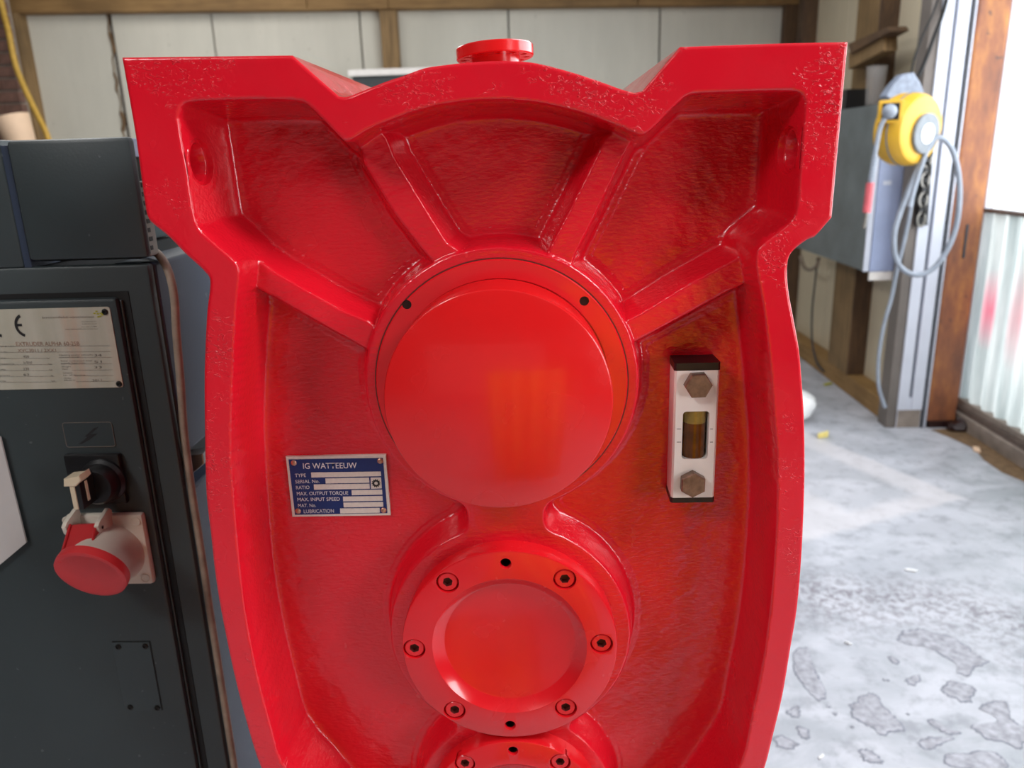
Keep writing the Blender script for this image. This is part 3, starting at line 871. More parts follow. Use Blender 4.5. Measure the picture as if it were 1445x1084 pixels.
# ear bosses with holes
for sgn, hx, hy, hz in holes:
    bm = B(); seg = 48
    def rg(r, fx):
        out = []
        for k in range(seg):
            a = 2*math.pi*k/seg; y = max(hy+r*math.cos(a), YR+0.0012); z = hz+r*math.sin(a)
            out.append(bm.verts.new((fx(y, z), y, z)))
        return out
    rs = [rg(RS+0.0075, lambda y, z: wall_x(y, z, sgn)+sgn*0.00005), rg(RS+0.003, lambda y, z: wall_x(y, z, sgn)+sgn*0.0006), rg(RS, lambda y, z: wall_x(y, z, sgn)+sgn*0.0006),
          rg(RS-0.0004, lambda y, z: hx), rg(hr_+0.0006, lambda y, z: hx), rg(hr_, lambda y, z: hx-sgn*0.0008), rg(hr_, lambda y, z: hx-sgn*0.021)]
    for a_, b_ in zip(rs[:-1], rs[1:]):
        for k in range(seg): bm.faces.new((a_[k], a_[(k+1) % seg], b_[(k+1) % seg], b_[k]))
    bm.faces.new(rs[-1])
    obj('lifting_eye', bm, 'red_cast', gear, 40)

# cover disc and retaining ring
YD = 0.543
obj('cover_disc', lathe([(0.0834, -0.002), (0.0834, YB-YD-0.0016), (0.0829, YB-YD-0.0006), (0.0818, YB-YD), (0.0, YB-YD)], (GX-0.0005, YB, GZ1), (0, -1, 0), 128, cap0=False), 'red_smooth', gear, 30)
ringm = bm_to_mesh(lathe([(0.0838, -0.004), (0.0838, 0.0018), (0.0973, 0.0018), (0.0982, 0.0008), (0.0982, -0.004)], (GX, YB, GZ1), (0, -1, 0), 128, cap0=False, cap1=False))
bmr = B(); bmr.from_mesh(ringm)
top = [v for v in bmr.verts]
# close the ring underneath so that it is a solid washer
inner_e = [e for e in bmr.edges if e.is_boundary]
bmesh.ops.bridge_loops(bmr, edges=inner_e)
ringm = bm_to_mesh(bmr)
cut = B()
ringholes = [atY(574, 430, YB-0.002), atY(824.5, 425, YB-0.002)]
for p in ringholes: add_lathe(cut, [(0.0036, -0.02), (0.0036, 0.012)], (p[0], YB, p[2]), (0, -1, 0), 20)
bmesh.ops.recalc_face_normals(cut, faces=cut.faces[:])
ringm = boolean(ringm, cut)
ringm.materials.clear()
ring = link_mesh('retaining_ring', ringm, 'red_flange', gear, 30)
for p in ringholes:
    obj('threaded_hole', lathe([(0.0036, 0.0012), (0.0034, 0.0005), (0, 0.0005)], (p[0], YB, p[2]), (0, -1, 0), 20, cap0=False), 'hole_dark', ring)
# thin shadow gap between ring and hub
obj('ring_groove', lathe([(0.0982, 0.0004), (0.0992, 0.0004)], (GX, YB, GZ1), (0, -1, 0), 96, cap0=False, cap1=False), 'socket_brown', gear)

def bearing_cover(cz, R, Yf, Yb, screws, tholes, sc=1.0, rin=0.065, rin2=0.0552, dep=0.008):
    d = Yb-Yf
    m = bm_to_mesh(lathe([(R, -0.003), (R, d-0.0015), (R-0.0005, d-0.0005), (R-0.0016, d), (rin, d), (rin2+0.001, d-dep+0.0003), (rin2, d-dep), (0.0, d-dep)], (GX, Yb, cz), (0, -1, 0), 128))
    cut = B()
    for p in screws: add_lathe(cut, [(0.0094*sc, d-0.0085), (0.0094*sc, d-0.0008), (0.0100*sc, d+0.004)], (p[0], Yb, p[2]), (0, -1, 0), 28)
    for p in tholes: add_lathe(cut, [(0.0042*sc, d-0.014), (0.0042*sc, d-0.0012), (0.0058*sc, d+0.002)], (p[0], Yb, p[2]), (0, -1, 0), 20)
    bmesh.ops.recalc_face_normals(cut, faces=cut.faces[:])
    m = boolean(m, cut); m.materials.clear()
    cv = link_mesh('bearing_cover', m, 'red_flange', gear, 30)
    for q, p in enumerate(screws):
        bm = B(); seg = 24; hr = 0.0083*sc; hx = 0.0040*sc; t0 = d-0.0012
        rot = rng.uniform(0, 1)
        def ringv(r, t, hexa=False):
            vs = []
            for k in range(seg):
                a = 2*math.pi*k/seg+rot
                rr = r
                if hexa:
                    aa = ((a-rot) % (math.pi/3))-math.pi/6; rr = r*math.cos(math.pi/6)/math.cos(aa)*1.08
                vs.append(bm.verts.new((p[0]+rr*math.cos(a), Yb-t, p[2]+rr*math.sin(a))))
            return vs
        rs = [ringv(hr, t0-0.007), ringv(hr, t0-0.0008), ringv(hr-0.0008, t0), ringv(hx, t0, True), ringv(hx*0.97, t0-0.0045, True)]
        for a_, b_ in zip(rs[:-1], rs[1:]):
            for k in range(seg):
                f = bm.faces.new((a_[k], a_[(k+1) % seg], b_[(k+1) % seg], b_[k]))
                f.material_index = 1 if a_ is rs[3] else 0
        f = bm.faces.new(rs[-1]); f.material_index = 1
        obj('socket_screw', bm, ['red_flange', 'socket_brown'], cv, 30)
    for p in tholes:
        obj('threaded_hole', lathe([(0.0041*sc, d-0.003), (0.0041*sc, d-0.012), (0, d-0.012)], (p[0], Yb, p[2]), (0, -1, 0), 20, cap0=False), 'hole_dark', cv)
    return cv
YV = 0.572
bearing_cover(GZ2, 0.0905, YV, YB,
    [atY(x, y, YV) for x, y in ((631.5,822.5),(797,818),(584.5,916),(849,909),(641.5,1003),(798.5,999.5))],
    [atY(x, y, YV) for x, y in ((713.5,795.5),(720,1024))])
s3 = [atY(656, 1078.5, YV), atY(790.5, 1076.5, YV)]
rad3 = 0.0686
scr3 = [(s3[0][0], 0, s3[0][2]), (s3[1][0], 0, s3[1][2])]+[(GX+rad3*math.cos(a), 0, GZ3+rad3*math.sin(a)) for a in (0.0, math.pi, -0.92, -math.pi+0.92)]
bearing_cover(GZ3, 0.0786, YV, YB, scr3, [atY(724, 1060, YV), (GX, 0, GZ3-rad3)], 0.97, 0.055, 0.046)

# breather flange on top
cb = atY(698, 83, 0.66)
CT = Vector((GX+0.0005, 0.66, cb[2])); CA = Vector((-0.045, 0.06, 1)).normalized(); cxx, cyy, _ = frame_from_axis(CA)
m = bm_to_mesh(lathe([(0.0, 0.0), (0.0295, 0.0), (0.0302, 0.0008), (0.0302, 0.0078), (0.0296, 0.0086), (0.0, 0.0086)], CT, CA, 72))
cut = B()
for k in range(12):
    a = 2*math.pi*k/12+0.1
    add_lathe(cut, [(0.0026, -0.01), (0.0026, 0.006)], CT+(cxx*math.cos(a)+cyy*math.sin(a))*0.0245, CA, 16)
bmesh.ops.recalc_face_normals(cut, faces=cut.faces[:])
m = boolean(m, cut); m.materials.clear()
brf = link_mesh('breather_flange', m, 'red_smooth', gear, 30)
obj('breather_neck', lathe([(0.019, -0.03), (0.019, 0.0)], CT, CA, 40, cap0=False, cap1=False), 'red_smooth', brf, 30)
# feet and bolts below the frame
obj('foot', box(GX-0.17, GX-0.07, 0.60, 0.88, 0.52, 0.76, 0.004), 'red_rim', gear)
obj('foot', box(GX+0.07, GX+0.17, 0.60, 0.88, 0.52, 0.76, 0.004), 'red_rim', gear)
obj('foot_plate', box(GX-0.22, GX+0.22, 0.56, 0.92, 0.50, 0.52, 0.003), 'red_rim', gear)
stand = thing('timber_stand', 'stack of sawn timber blocks carrying the red gearbox', 'stand', (GX, 0.75, 0))
for k in range(3):
    for s in (-1, 1):
        if k % 2 == 0: obj('timber_block', box(GX-0.3, GX+0.3, 0.75+s*0.14-0.05, 0.75+s*0.14+0.05, k*0.166, k*0.166+0.165, 0.004), 'wood_h', stand)
        else: obj('timber_block', box(GX+s*0.2-0.05, GX+s*0.2+0.05, 0.53, 0.97, k*0.166, k*0.166+0.165, 0.004), 'wood_y', stand)

# name plate on the gearbox
YP = 0.6205
def px5(x, y): return atY(390+x/8.028, 630+y/8.028, YP)
def quad_part(name, pts, mat, parent, th=0.0003, lift=0.0, bev=0.0):
    return obj(name, prism([Vector(p)+Vector((0, -lift, 0)) for p in pts], (0, th, 0), bev), mat, parent)
c4 = [px5(105,118), px5(1240,96), px5(1293,782), px5(180,800)]
plate = obj('nameplate', prism([Vector(p) for p in c4], (0, 0.0035, 0), 0.0003), 'plate_white', gear)
quad_part('blue_field', [px5(138,148), px5(1208,130), px5(1258,755), px5(212,775)], 'plate_blue', plate, 0.0002, 0.0002)
bars = [((395,295),(1183,284),(1188,335),(398,352)), ((556,362),(1050,352),(1055,410),(560,420)), ((425,430),(1055,421),(1060,478),(428,490)),
        ((852,495),(1198,488),(1202,545),(856,552)), ((755,568),(1203,560),(1206,614),(758,622)), ((760,635),(1210,628),(1213,682),(765,690)), ((722,702),(1170,696),(1173,750),(725,758)),
        ((1068,352),(1187,350),(1195,474),(1073,480))]
for b in bars: quad_part('blank_field', [px5(*p) for p in b], 'plate_white', plate, 0.0002, 0.0004)
def line5(body, x0, y0, x1, y1, hpx, bold=0.0):
    a = px5(x0, y0); b = px5(x1, y1); xd = (b-a); L = np.linalg.norm(xd); xd /= L
    up = px5(x0-hpx*0.095, y0-hpx)-a; hgt = np.linalg.norm(up); up = up/hgt
    o = a+np.array([0, -0.0005, 0])
    return text_mesh(body, o, xd, up, hgt, width=L, bold=bold)
tx = [line5('IG WATTEEUW', 300, 252, 915, 244, 66, 0.006), line5('TYPE', 212, 347, 338, 344, 40), line5('SERIAL No.', 216, 417, 490, 411, 40),
      line5('RATIO', 222, 484, 378, 480, 40), line5('MAX. OUTPUT TORQUE', 232, 554, 818, 545, 42), line5('MAX. INPUT SPEED', 238, 619, 722, 612, 40),
      line5('MAT. No.', 246, 688, 452, 684, 40), line5('LUBRICATION', 310, 754, 655, 748, 42)]
for t_ in tx: link_mesh('lettering', t_, 'print_white', plate)
# small gear emblem
gc = px5(1131, 415); bm = B(); N = 12
vo_, vi_ = [], []
for k in range(N*4):
    a = 2*math.pi*k/(N*4); rr = 0.0039 if (k % 4) in (0, 1) else 0.0030
    vo_.append(bm.verts.new((gc[0]+rr*math.cos(a), gc[1]-0.0007, gc[2]+rr*math.sin(a))))
    vi_.append(bm.verts.new((gc[0]+0.0015*math.cos(a), gc[1]-0.0007, gc[2]+0.0015*math.sin(a))))
for k in range(N*4): bm.faces.new((vo_[k], vo_[(k+1) % (N*4)], vi_[(k+1) % (N*4)], vi_[k]))
obj('gear_emblem', bm, 'print_black', plate)
for q in ((198,187),(1177,165),(247,732),(1215,722)):
    p = px5(*q); obj('rivet', lathe([(0.0026, 0), (0.0024, 0.0006), (0.0015, 0.0012), (0, 0.0014)], (p[0], p[1]-0.0002, p[2]), (0, -1, 0), 20), 'brass', plate, 60)

# oil sight gauge
YG = 0.598
gq = [atY(*p, YG) for p in ((955.5,524),(1013,522),(1005,702),(949.5,702.5))]
xl = (gq[0][0]+gq[3][0])/2; xr = (gq[1][0]+gq[2][0])/2; zt_ = (gq[0][2]+gq[1][2])/2; zb_ = (gq[2][2]+gq[3][2])/2
xlb = atY(943, 600, YF)[0]; xrb = xr+(xl-xlb)
def trap(z0, z1, i=0.0, yb=YF+0.003):
    bm = B()
    vs = {}
    for n_, (x, y) in dict(fl=(xl+i, YG), fr=(xr-i, YG), ml=(xl-0.001+i, YG+0.001), br=(xrb-i, yb), bl=(xlb+i, yb)).items():
        vs[n_] = (x, y)
    loop = [vs['bl'], (xl-0.0016+i, YG+0.0016), vs['fl'], vs['fr'], (xr+0.0016-i, YG+0.0016), vs['br']]
    a = [bm.verts.new((x, y, z0)) for x, y in loop]; b = [bm.verts.new((x, y, z1)) for x, y in loop]
    bm.faces.new(a); bm.faces.new(b[::-1])
    for k in range(6): bm.faces.new((a[k], b[k], b[(k+1) % 6], a[(k+1) % 6]))
    bmesh.ops.recalc_face_normals(bm, faces=bm.faces[:])
    return bm
gm = bm_to_mesh(trap(zb_, zt_))
w4 = [atY(*p, YG) for p in ((964,581),(1001.5,580.5),(998.5,648),(961.5,648))]
wx0 = (w4[0][0]+w4[3][0])/2; wx1 = (w4[1][0]+w4[2][0])/2; wz1 = (w4[0][2]+w4[1][2])/2; wz0 = (w4[2][2]+w4[3][2])/2
cut = B(); r0 = 0.0028; pts = []
for cx_, cz_, a0 in ((wx1-r0, wz1-r0, 0), (wx0+r0, wz1-r0, 90), (wx0+r0, wz0+r0, 180), (wx1-r0, wz0+r0, 270)):
    for k in range(5):
        a = math.radians(a0+k*22.5); pts.append((cx_+r0*math.cos(a), YG-0.004, cz_+r0*math.sin(a)))
add_prism(cut, pts, (0, 0.022, 0)); bmesh.ops.recalc_face_normals(cut, faces=cut.faces[:])
gm = boolean(gm, cut); gm.materials.clear()
gauge = link_mesh('sight_gauge', gm, 'white_alu', gear, 30); gauge['label'] = 'white oil sight gauge with brown hex bolts and dark end caps'
obj('window_recess', box(wx0-0.0005, wx1+0.0005, YG+0.0165, YG+0.0175, wz0-0.0005, wz1+0.0005), 'gauge_in', gauge)
gxm = (wx0+wx1)/2; lvl = wz1-0.28*(wz1-wz0)
obj('oil', lathe([(0.0092, 0), (0.0092, lvl-wz0)], (gxm+0.0006, YG+0.0102, wz0), (0, 0, 1), 24), 'oil', gauge, 40)
obj('tube', lathe([(0.0092, 0), (0.0092, wz1-lvl-0.0001)], (gxm+0.0006, YG+0.0102, lvl+0.0001), (0, 0, 1), 24), 'gauge_air', gauge, 40)
obj('end_cap', trap(zt_, zt_+0.0062, -0.0004), 'black', gauge); obj('end_cap', trap(zb_-0.0045, zb_, -0.0004), 'black', gauge)
for q, rot in (((986,545),0.03), ((978.5,685),0.5)):
    p = atY(q[0], q[1], YG-0.0065)
    bm = B(); hr = 0.0108
    def hx_(r, y): return [bm.verts.new((p[0]+r*math.cos(math.pi/3*k+rot), y, p[2]+r*math.sin(math.pi/3*k+rot))) for k in range(6)]
    rs = [hx_(hr, YG), hx_(hr, YG-0.0066), hx_(hr*0.93, YG-0.0075)]
    for a_, b_ in zip(rs[:-1], rs[1:]):
        for k in range(6): bm.faces.new((a_[k], a_[(k+1) % 6], b_[(k+1) % 6], b_[k]))
    bm.faces.new(rs[-1]); bm.faces.new(rs[0][::-1])
    obj('hex_bolt', bm, 'bolt', gauge)
for y_ in (605.5, 624):
    for x0, x1 in ((955, 961), (1002, 1006)):
        a = atY(x0, y_, YG); b = atY(x1, y_, YG)
        obj('level_mark', box(a[0], b[0], YG-0.0002, YG+0.0002, a[2]-0.0002, a[2]+0.0002), 'print_black', gauge)

# ================================================================== MACHINE CABINET
YC = 0.75; XR_ = -0.3755
cab = thing('machine_cabinet', 'dark green-grey machine cabinet with red power socket, rotary switch and metal rating plate', 'cabinet', (-0.7, 1.0, 0))
ztop = atY(207, 373, YC)[2]
zg1 = atY(275, 640, YC+0.02)[2]; zg0 = atY(285, 690, YC+0.02)[2]
obj('front_frame', box(-0.95, XR_, YC, YC+0.012, 0.0, ztop, 0.003), 'cab', cab, 30)
obj('carcass', box(-0.95, XR_-0.03, YC+0.012, 1.35, 0.0, ztop-0.004, 0.003), 'matt_black', cab)
obj('side_panel', box(-0.42, XR_-0.0005, YC+0.0155, 1.35, zg1, ztop-0.0005, 0.003), 'cab_blue', cab)
obj('side_panel', box(-0.42, XR_-0.0005, YC+0.0155, 1.35, 0.02, zg0, 0.003), 'cab_blue', cab)
bz = (zg0+zg1)/2
obj('bracket', prism([(XR_-0.02, YC+0.03, bz+0.012), (XR_+0.012, YC+0.03, bz+0.016), (XR_+0.012, YC+0.03, bz+0.004), (XR_-0.012, YC+0.03, bz-0.014)], (0, 0.02, 0), 0.001), 'steel', cab)
# door leaf with rounded shoulder and dark gap on its right
dz = atY(120, 418, YC)[2]; gx0 = atY(189, 520, YC)[0]
obj('door_gap', box(-0.94, -0.3985, YC-0.0008, YC+0.001, 0.02, dz+0.004), 'matt_black', cab)  # black sheet painted as the shadow beside the door
doorl = obj('door', box(-0.945, -0.4068, YC-0.010, YC-0.0005, 0.03, dz-0.001, 0.004), 'cab', cab, 40)
obj('door_edge', box(-0.4068, -0.4045, YC-0.0045, YC-0.0005, 0.03, dz-0.004, 0.0008), 'cab', doorl)
YDR = YC-0.010
# hood above
h4 = [atY(*p, YC-0.002) for p in ((0,207),(176,193),(212,362),(41,377))]
hz1 = atY(178, 193, YC)[2]; hz0 = ztop+0.004
hood = obj('hood', box(-0.4905, -0.3735, YC-0.001, YC+0.010, hz0+0.002, hz1, 0.004), 'cab', cab, 40)
obj('hood_body', box(-0.488, -0.385, YC+0.0105, 0.79, hz0, hz1-0.002, 0.002), 'matt_black', hood)
zb1 = atY(186, 222, YC+0.02)[2]; zb2 = atY(194, 254, YC+0.02)[2]
obj('top_strip', box(-0.45, -0.3765, YC+0.011, 0.779, zb1, hz1-0.001, 0.001), 'bracket', hood)
obj('black_strip', box(-0.45, -0.379, YC+0.011, 0.779, zb2, zb1-0.001, 0.001), 'black', hood)
obj('sticker_strip', box(-0.45, -0.3765, YC+0.011, 0.779, hz0+0.002, zb2-0.001, 0.001), 'steel', hood)
k = 0; z = hz0+0.008
while z < zb2-0.006:
    obj('dash', box(-0.3768, -0.3762, YC+0.0135, YC+0.0185+0.002*(k % 2), z, z+0.0042), 'black', hood); z += 0.0085; k += 1
obj('lit_gap_strip', box(-0.498, -0.4908, YC+0.002, 0.80, ztop-0.001, hz1-0.004, 0.0005), 'cab_blue', cab)  # bluer coat paints the light caught by this recess
lp = obj('control_panel', box(-0.95, -0.4975, YC, 1.1, ztop-0.0005, hz1+0.001, 0.003), 'cab', cab, 40)

# rating plate
def pc(x, y, l=0.0): return atY(x/7.225, 420+y/7.225, YDR-0.001-l)
rp4 = [pc(-80,120), pc(1100,95), pc(1272,915), pc(-80,955)]
def rounded_poly(P, r, n=5):
    out = []
    N = len(P)
    for i in range(N):
        p = Vector(P[i]); a = (Vector(P[i-1])-p).normalized(); b = (Vector(P[(i+1) % N])-p).normalized()
        s = p+a*r; e = p+b*r
        for k in range(n):
            t = k/(n-1); out.append(s*(1-t)**2+p*2*t*(1-t)+e*t*t)
    return out
rp4w = [Vector((-0.56, rp4[0][1], rp4[1][2]))] + [Vector(rp4[1]), Vector(rp4[2])] + [Vector((-0.56, rp4[0][1], rp4[2][2]))]
xm = (rp4w[1].x+rp4w[2].x)/2; rp4w[1].x = rp4w[2].x = xm
rplate = obj('rating_plate', prism(rounded_poly(rp4w, 0.003), (0, 0.0012, 0)), 'cab_plate', cab)
pl = []
def tline(body, x0, y0, x1, y1, hpx, bold=0.0):
    a = pc(x0, y0); b = pc(x1, y1); a = np.array([a[0], YDR-0.0013, a[2]]); b = np.array([b[0], YDR-0.0013, b[2]])
    b[2] = a[2]+(b[2]-a[2]); xd = b-a; L = np.linalg.norm(xd); xd /= L
    up = pc(x0, y0-hpx)-pc(x0, y0); return text_mesh(body, a, xd, (0, 0, 1), abs(up[2]), width=L, bold=bold)
# CE mark drawn as strokes
def arc_strip(bm, cx, cz, r0, r1, a0, a1, y, n=18, sx=1.0):
    pv = None
    for k in range(n+1):
        a = math.radians(a0+(a1-a0)*k/n)
        q = [bm.verts.new((cx+rr*math.cos(a)*sx, y, cz+rr*math.sin(a))) for rr in (r0, r1)]
        if pv: bm.faces.new((pv[0], q[0], q[1], pv[1]))
        pv = q
bm = B()
ec = pc(262, 278); R1 = 0.0118; R0 = 0.0089
yy = YDR-0.0014
arc_strip(bm, ec[0], ec[2]-0.0005, R0, R1, 112, 255, yy, sx=0.92)
mz = ec[2]; bm.faces.new([bm.verts.new(p) for p in ((ec[0]-R0*0.95, yy, mz-0.0013), (ec[0]-0.0035, yy, mz-0.0013), (ec[0]-0.0035, yy, mz+0.0013), (ec[0]-R0*0.95, yy, mz+0.0013))])
arc_strip(bm, ec[0]-0.0235, ec[2]-0.0005, R0, R1, 105, 255, yy, sx=0.92)
obj('ce_mark', bm, 'print_black', rplate)
tx = [tline('EXTRUDER ALPHA 60-25B', 165, 493, 815, 488, 42, 0.004), tline('XVC3011 / 2XX1', 185, 556, 575, 553, 34, 0.004)]
for t_ in tx: link_mesh('stamped_lettering', t_, 'print_faded', rplate)
tx = [tline('battenfeld-cincinnati', 430, 212, 960, 204, 20), tline('Schonbrunner Str.', 830, 250, 990, 246, 10), tline('A-1100 Wien, Austria', 840, 274, 990, 270, 10), tline('Tel. +43 1 61006', 832, 303, 990, 298, 10),
      tline('www.battenfeld-cincinnati.com', 665, 328, 1000, 322, 12)]
rows = [(505, 'Type'), (566, 'Machine No.'), (627, 'Nominal voltage'), (686, 'Frequency'), (745, 'Control voltage'), (805, 'Full load current'), (862, 'Short circuit rating')]
for y, s_ in rows:
    tx.append(tline(s_, -60, y-4, 60+(hash(len(s_)) % 5)*22, y-6, 14)); 
for y, s_ in ((592, 'Heating power extruder'), (614, 'nominal power'), (652, 'Total connected load'), (675, 'supply fuse max.'), (712, 'Weight'), (736, 'Year'), (775, 'Scheme'), (798, 'Nr. of drawing'), (830, 'Order'), (850, 'Made in')):
    tx.append(tline(s_, 605+(y-592)*0.2, y, 605+(y-592)*0.2+len(s_)*16, y-4, 13))
for y, s_ in ((600, '34'), (666, '51'), (722, '33'), (855, '2011')):
    tx.append(tline(s_, 975-len(s_)*8, y, 1040, y-2, 24))
for y, s_ in ((625, 'V'), (685, 'Hz'), (744, 'V'), (803, 'A'), (858, 'kA')):
    tx.append(tline(s_, 480+(y-625)*0.2, y, 505+(y-625)*0.2+8*len(s_), y, 14))
for y, s_ in ((615, '400'), (676, '3x 50/60'), (740, '230'), (798, '63')):
    tx.append(tline(s_, 240, y, 300+30*(len(s_) > 4), y-2, 26))
link_mesh('small_print', join_meshes('pl', tx), 'print_grey', rplate)['kind'] = 'stuff'
bm = B()
for x0, x1, y in ((-60, 1120, 500), (-60, 1130, 560), (-60, 500, 622), (600, 1140, 612), (-60, 520, 686), (620, 1145, 678), (-60, 540, 746), (740, 1150, 740), (-60, 560, 806), (760, 1160, 798), (-60, 580, 864), (780, 1165, 856)):
    a = pc(x0, y); b = pc(x1, y-10 if x0 < 0 and x1 > 600 else y-4)
    q = [(a[0], yy, a[2]-0.00012), (b[0], yy, b[2]-0.00012), (b[0], yy, b[2]+0.00012), (a[0], yy, a[2]+0.00012)]
    bm.faces.new([bm.verts.new(p) for p in q])
obj('printed_lines', bm, 'print_grey', rplate)['kind'] = 'stuff'
bm = B()
for k, (x, y) in enumerate(((985,140),(1000,165),(965,160),(1025,190),(1045,175),(1030,160),(1005,195))):
    p = pc(x, y); a = random.uniform(0, 3)
    q = [(p[0]+0.0016*math.cos(a+t), yy, p[2]+0.0009*math.sin(a+t)) for t in (0, 1.57, 3.14, 4.71)]
    bm.faces.new([bm.verts.new(v) for v in q])
obj('emblem', bm, 'print_olive', rplate)
for q in ((1070,145), (1215,880)):
    p = pc(*q); obj('screw', lathe([(0.0031, 0), (0.003, 0.0008), (0.0022, 0.0014), (0.001, 0.0014), (0.0008, 0.0006), (0, 0.0006)], (p[0], YDR-0.001, p[2]), (0, -1, 0), 20), 'dark_steel', rplate, 50)

# lightning plate
def pz3(x, y, l=0.0): return atY(80+x/9.03, 580+y/9.03, YDR-l)
q4 = [pz3(75,150), pz3(705,150), pz3(755,448), pz3(130,448)]
xa = (q4[0][0]+q4[3][0])/2; xb = (q4[1][0]+q4[2][0])/2
wp_ = obj('warning_plate', prism(rounded_poly([(xa, YDR-0.0008, q4[0][2]), (xb, YDR-0.0008, q4[0][2]), (xb, YDR-0.0008, q4[2][2]), (xa, YDR-0.0008, q4[2][2])], 0.003), (0, 0.0008, 0)), 'cab', cab)
fr = rounded_poly([(xa, 0, q4[0][2]), (xb, 0, q4[0][2]), (xb, 0, q4[2][2]), (xa, 0, q4[2][2])], 0.003)
obj('plate_edge', tube([(p.x, YDR-0.0008, p.z) for p in fr]+[(fr[0].x, YDR-0.0008, fr[0].z)], 0.00035, 6), 'pillar', wp_)
bolt2 = [(540,198),(480,215),(400,290),(360,325),(400,322),(350,372),(285,418),(330,415),(420,365),(520,285),(440,290)]
obj('lightning_symbol', prism([Vector((pz3(*q)[0], YDR-0.0012, pz3(*q)[2])) for q in bolt2], (0, 0.0003, 0)), 'print_black', wp_)

# rotary isolator switch
s4 = [atY(*p, YDR-0.006) for p in ((89,642),(166,640),(182,711),(104,713))]
sx0 = s4[0][0]*0.5+s4[3][0]*0.5; sx1 = s4[1][0]*0.5+s4[2][0]*0.5
switch = obj('rotary_switch', box(sx0, sx1, YDR-0.008, YDR, s4[2][2], s4[0][2], 0.0025), 'black', cab, 40)
kc = atY(147, 678, YDR-0.008)
obj('dial', lathe([(0.0235, 0), (0.0235, 0.003), (0.0205, 0.006), (0.0195, 0.016), (0.017, 0.019), (0, 0.019)], (kc[0], YDR-0.008, kc[2]), (0, -1, 0), 40), 'black', switch, 35)
ht = atY(104, 680, YDR-0.05); hb = atY(111, 720, YDR-0.05)
hxm = (ht[0]+hb[0])/2
obj('handle', box(hxm-0.0055, hxm+0.0055, YDR-0.05, YDR-0.024, hb[2], ht[2]+0.002, 0.0012), 'black', switch, 40)
obj('handle_tip', prism([(hxm-0.0088, YDR-0.053, ht[2]-0.004), (hxm-0.0075, YDR-0.053, ht[2]+0.004), (hxm+0.004, YDR-0.053, ht[2]+0.005), (hxm+0.0085, YDR-0.053, ht[2]+0.0075), (hxm+0.0095, YDR-0.053, ht[2]+0.002), (hxm+0.003, YDR-0.053, ht[2]-0.004)], (0, 0.018, 0), 0.0012), 'cream', switch)
obj('handle_stripe', box(hxm-0.0042, hxm+0.0005, YDR-0.0512, YDR-0.0495, hb[2]+0.001, ht[2]-0.002, 0.0004), 'cream', switch)
obj('handle_stripe', box(hxm+0.0052, hxm+0.0062, YDR-0.042, YDR-0.038, hb[2]+0.006, ht[2]-0.003, 0.0003), 'cream', switch)

# red and ivory power socket
def pz4(x, y, Y): return atY(60+x/6.778, 700+y/6.778, Y)
f4 = [pz4(195,195,YDR-0.01), pz4(950,180,YDR-0.01), pz4(1055,850,YDR-0.01), pz4(330,860,YDR-0.01)]
fx0 = pz4(200,230,YDR-0.01)[0]+0.001; fx1 = (f4[1][0]+f4[2][0])/2; fz1 = f4[1][2]; fz0 = f4[2][2]
sock = obj('power_socket', box(fx0, fx1, YDR-0.010, YDR, fz0, fz1, 0.0035), 'ivory', cab, 40)
sock['label'] = 'ivory flanged power socket with hinged round red lid'
for x, y in ((885,247), (980,790), (235,240)):
    p = pz4(x, y, YDR-0.0105)
    obj('screw', lathe([(0.0052, 0), (0.0052, 0.0005), (0.0040, 0.0006), (0.0036, 0.0001), (0.0006, 0.0001), (0.0005, -0.001), (0, -0.001)], (p[0], YDR-0.0102, p[2]), (0, -1, 0), 24), 'ivory', sock, 30)
LN = Vector((-0.05, -math.cos(math.radians(24)), -math.sin(math.radians(24)))).normalized()
lid_c = Vector(atY(130, 807, 0.675))
base_c = Vector(((fx0+fx1)/2+0.002, YDR-0.004, (fz0+fz1)/2-0.004))
axis = (lid_c-base_c)
# conical collar built as a loft between the flange circle and the lid circle
def loft(c0, n0, r0, c1, n1, r1, n=8, seg=40):
    bm = B(); rr = []
    for k in range(n+1):
        t = k/n; c = c0*(1-t)+c1*t; nn = (Vector(n0)*(1-t)+Vector(n1)*t).normalized(); r = r0*(1-t)+r1*t
        x, y, _ = frame_from_axis(nn)
        rr.append([bm.verts.new(c+(x*math.cos(a)+y*math.sin(a))*r) for a in [2*math.pi*j/seg for j in range(seg)]])
    for a_, b_ in zip(rr[:-1], rr[1:]):
        for j in range(seg): bm.faces.new((a_[j], a_[(j+1) % seg], b_[(j+1) % seg], b_[j]))
    bm.faces.new(rr[-1]); bm.faces.new(rr[0][::-1]); return bm
obj('collar', loft(base_c, (0,-1,0), 0.0345, lid_c-LN*0.004, LN, 0.0295), 'ivory', sock, 50)
lidp = obj('lid', lathe([(0.0325, -0.006), (0.0345, -0.005), (0.035, 0.0), (0.0345, 0.0035), (0.031, 0.0045), (0.029, 0.0036), (0.0, 0.0044)], lid_c, LN, 56), 'lid_red', sock, 50)
lx, ly, _ = frame_from_axis(LN)   # ly points up along the lid
if ly.z < 0: ly = -ly; lx = -lx
if lx.x < 0: lx = -lx
hp = [pz4(285,262,0.715), pz4(532,252,0.715)]
top_c = Vector(((hp[0][0]+hp[1][0])/2, 0.712, (hp[0][2]+hp[1][2])/2))
e0 = lid_c+ly*0.021+LN*0.0025-lx*0.007
bm = B()
wv = (Vector(hp[1])-Vector(hp[0]))*0.5
a = [top_c-wv, top_c+wv, e0+wv*1.05, e0-wv*1.05]; off = Vector((0, 0.010, -0.004))
add_prism(bm, a, off, 0.0012)
obj('lid_arm', bm, 'lid_red', sock)
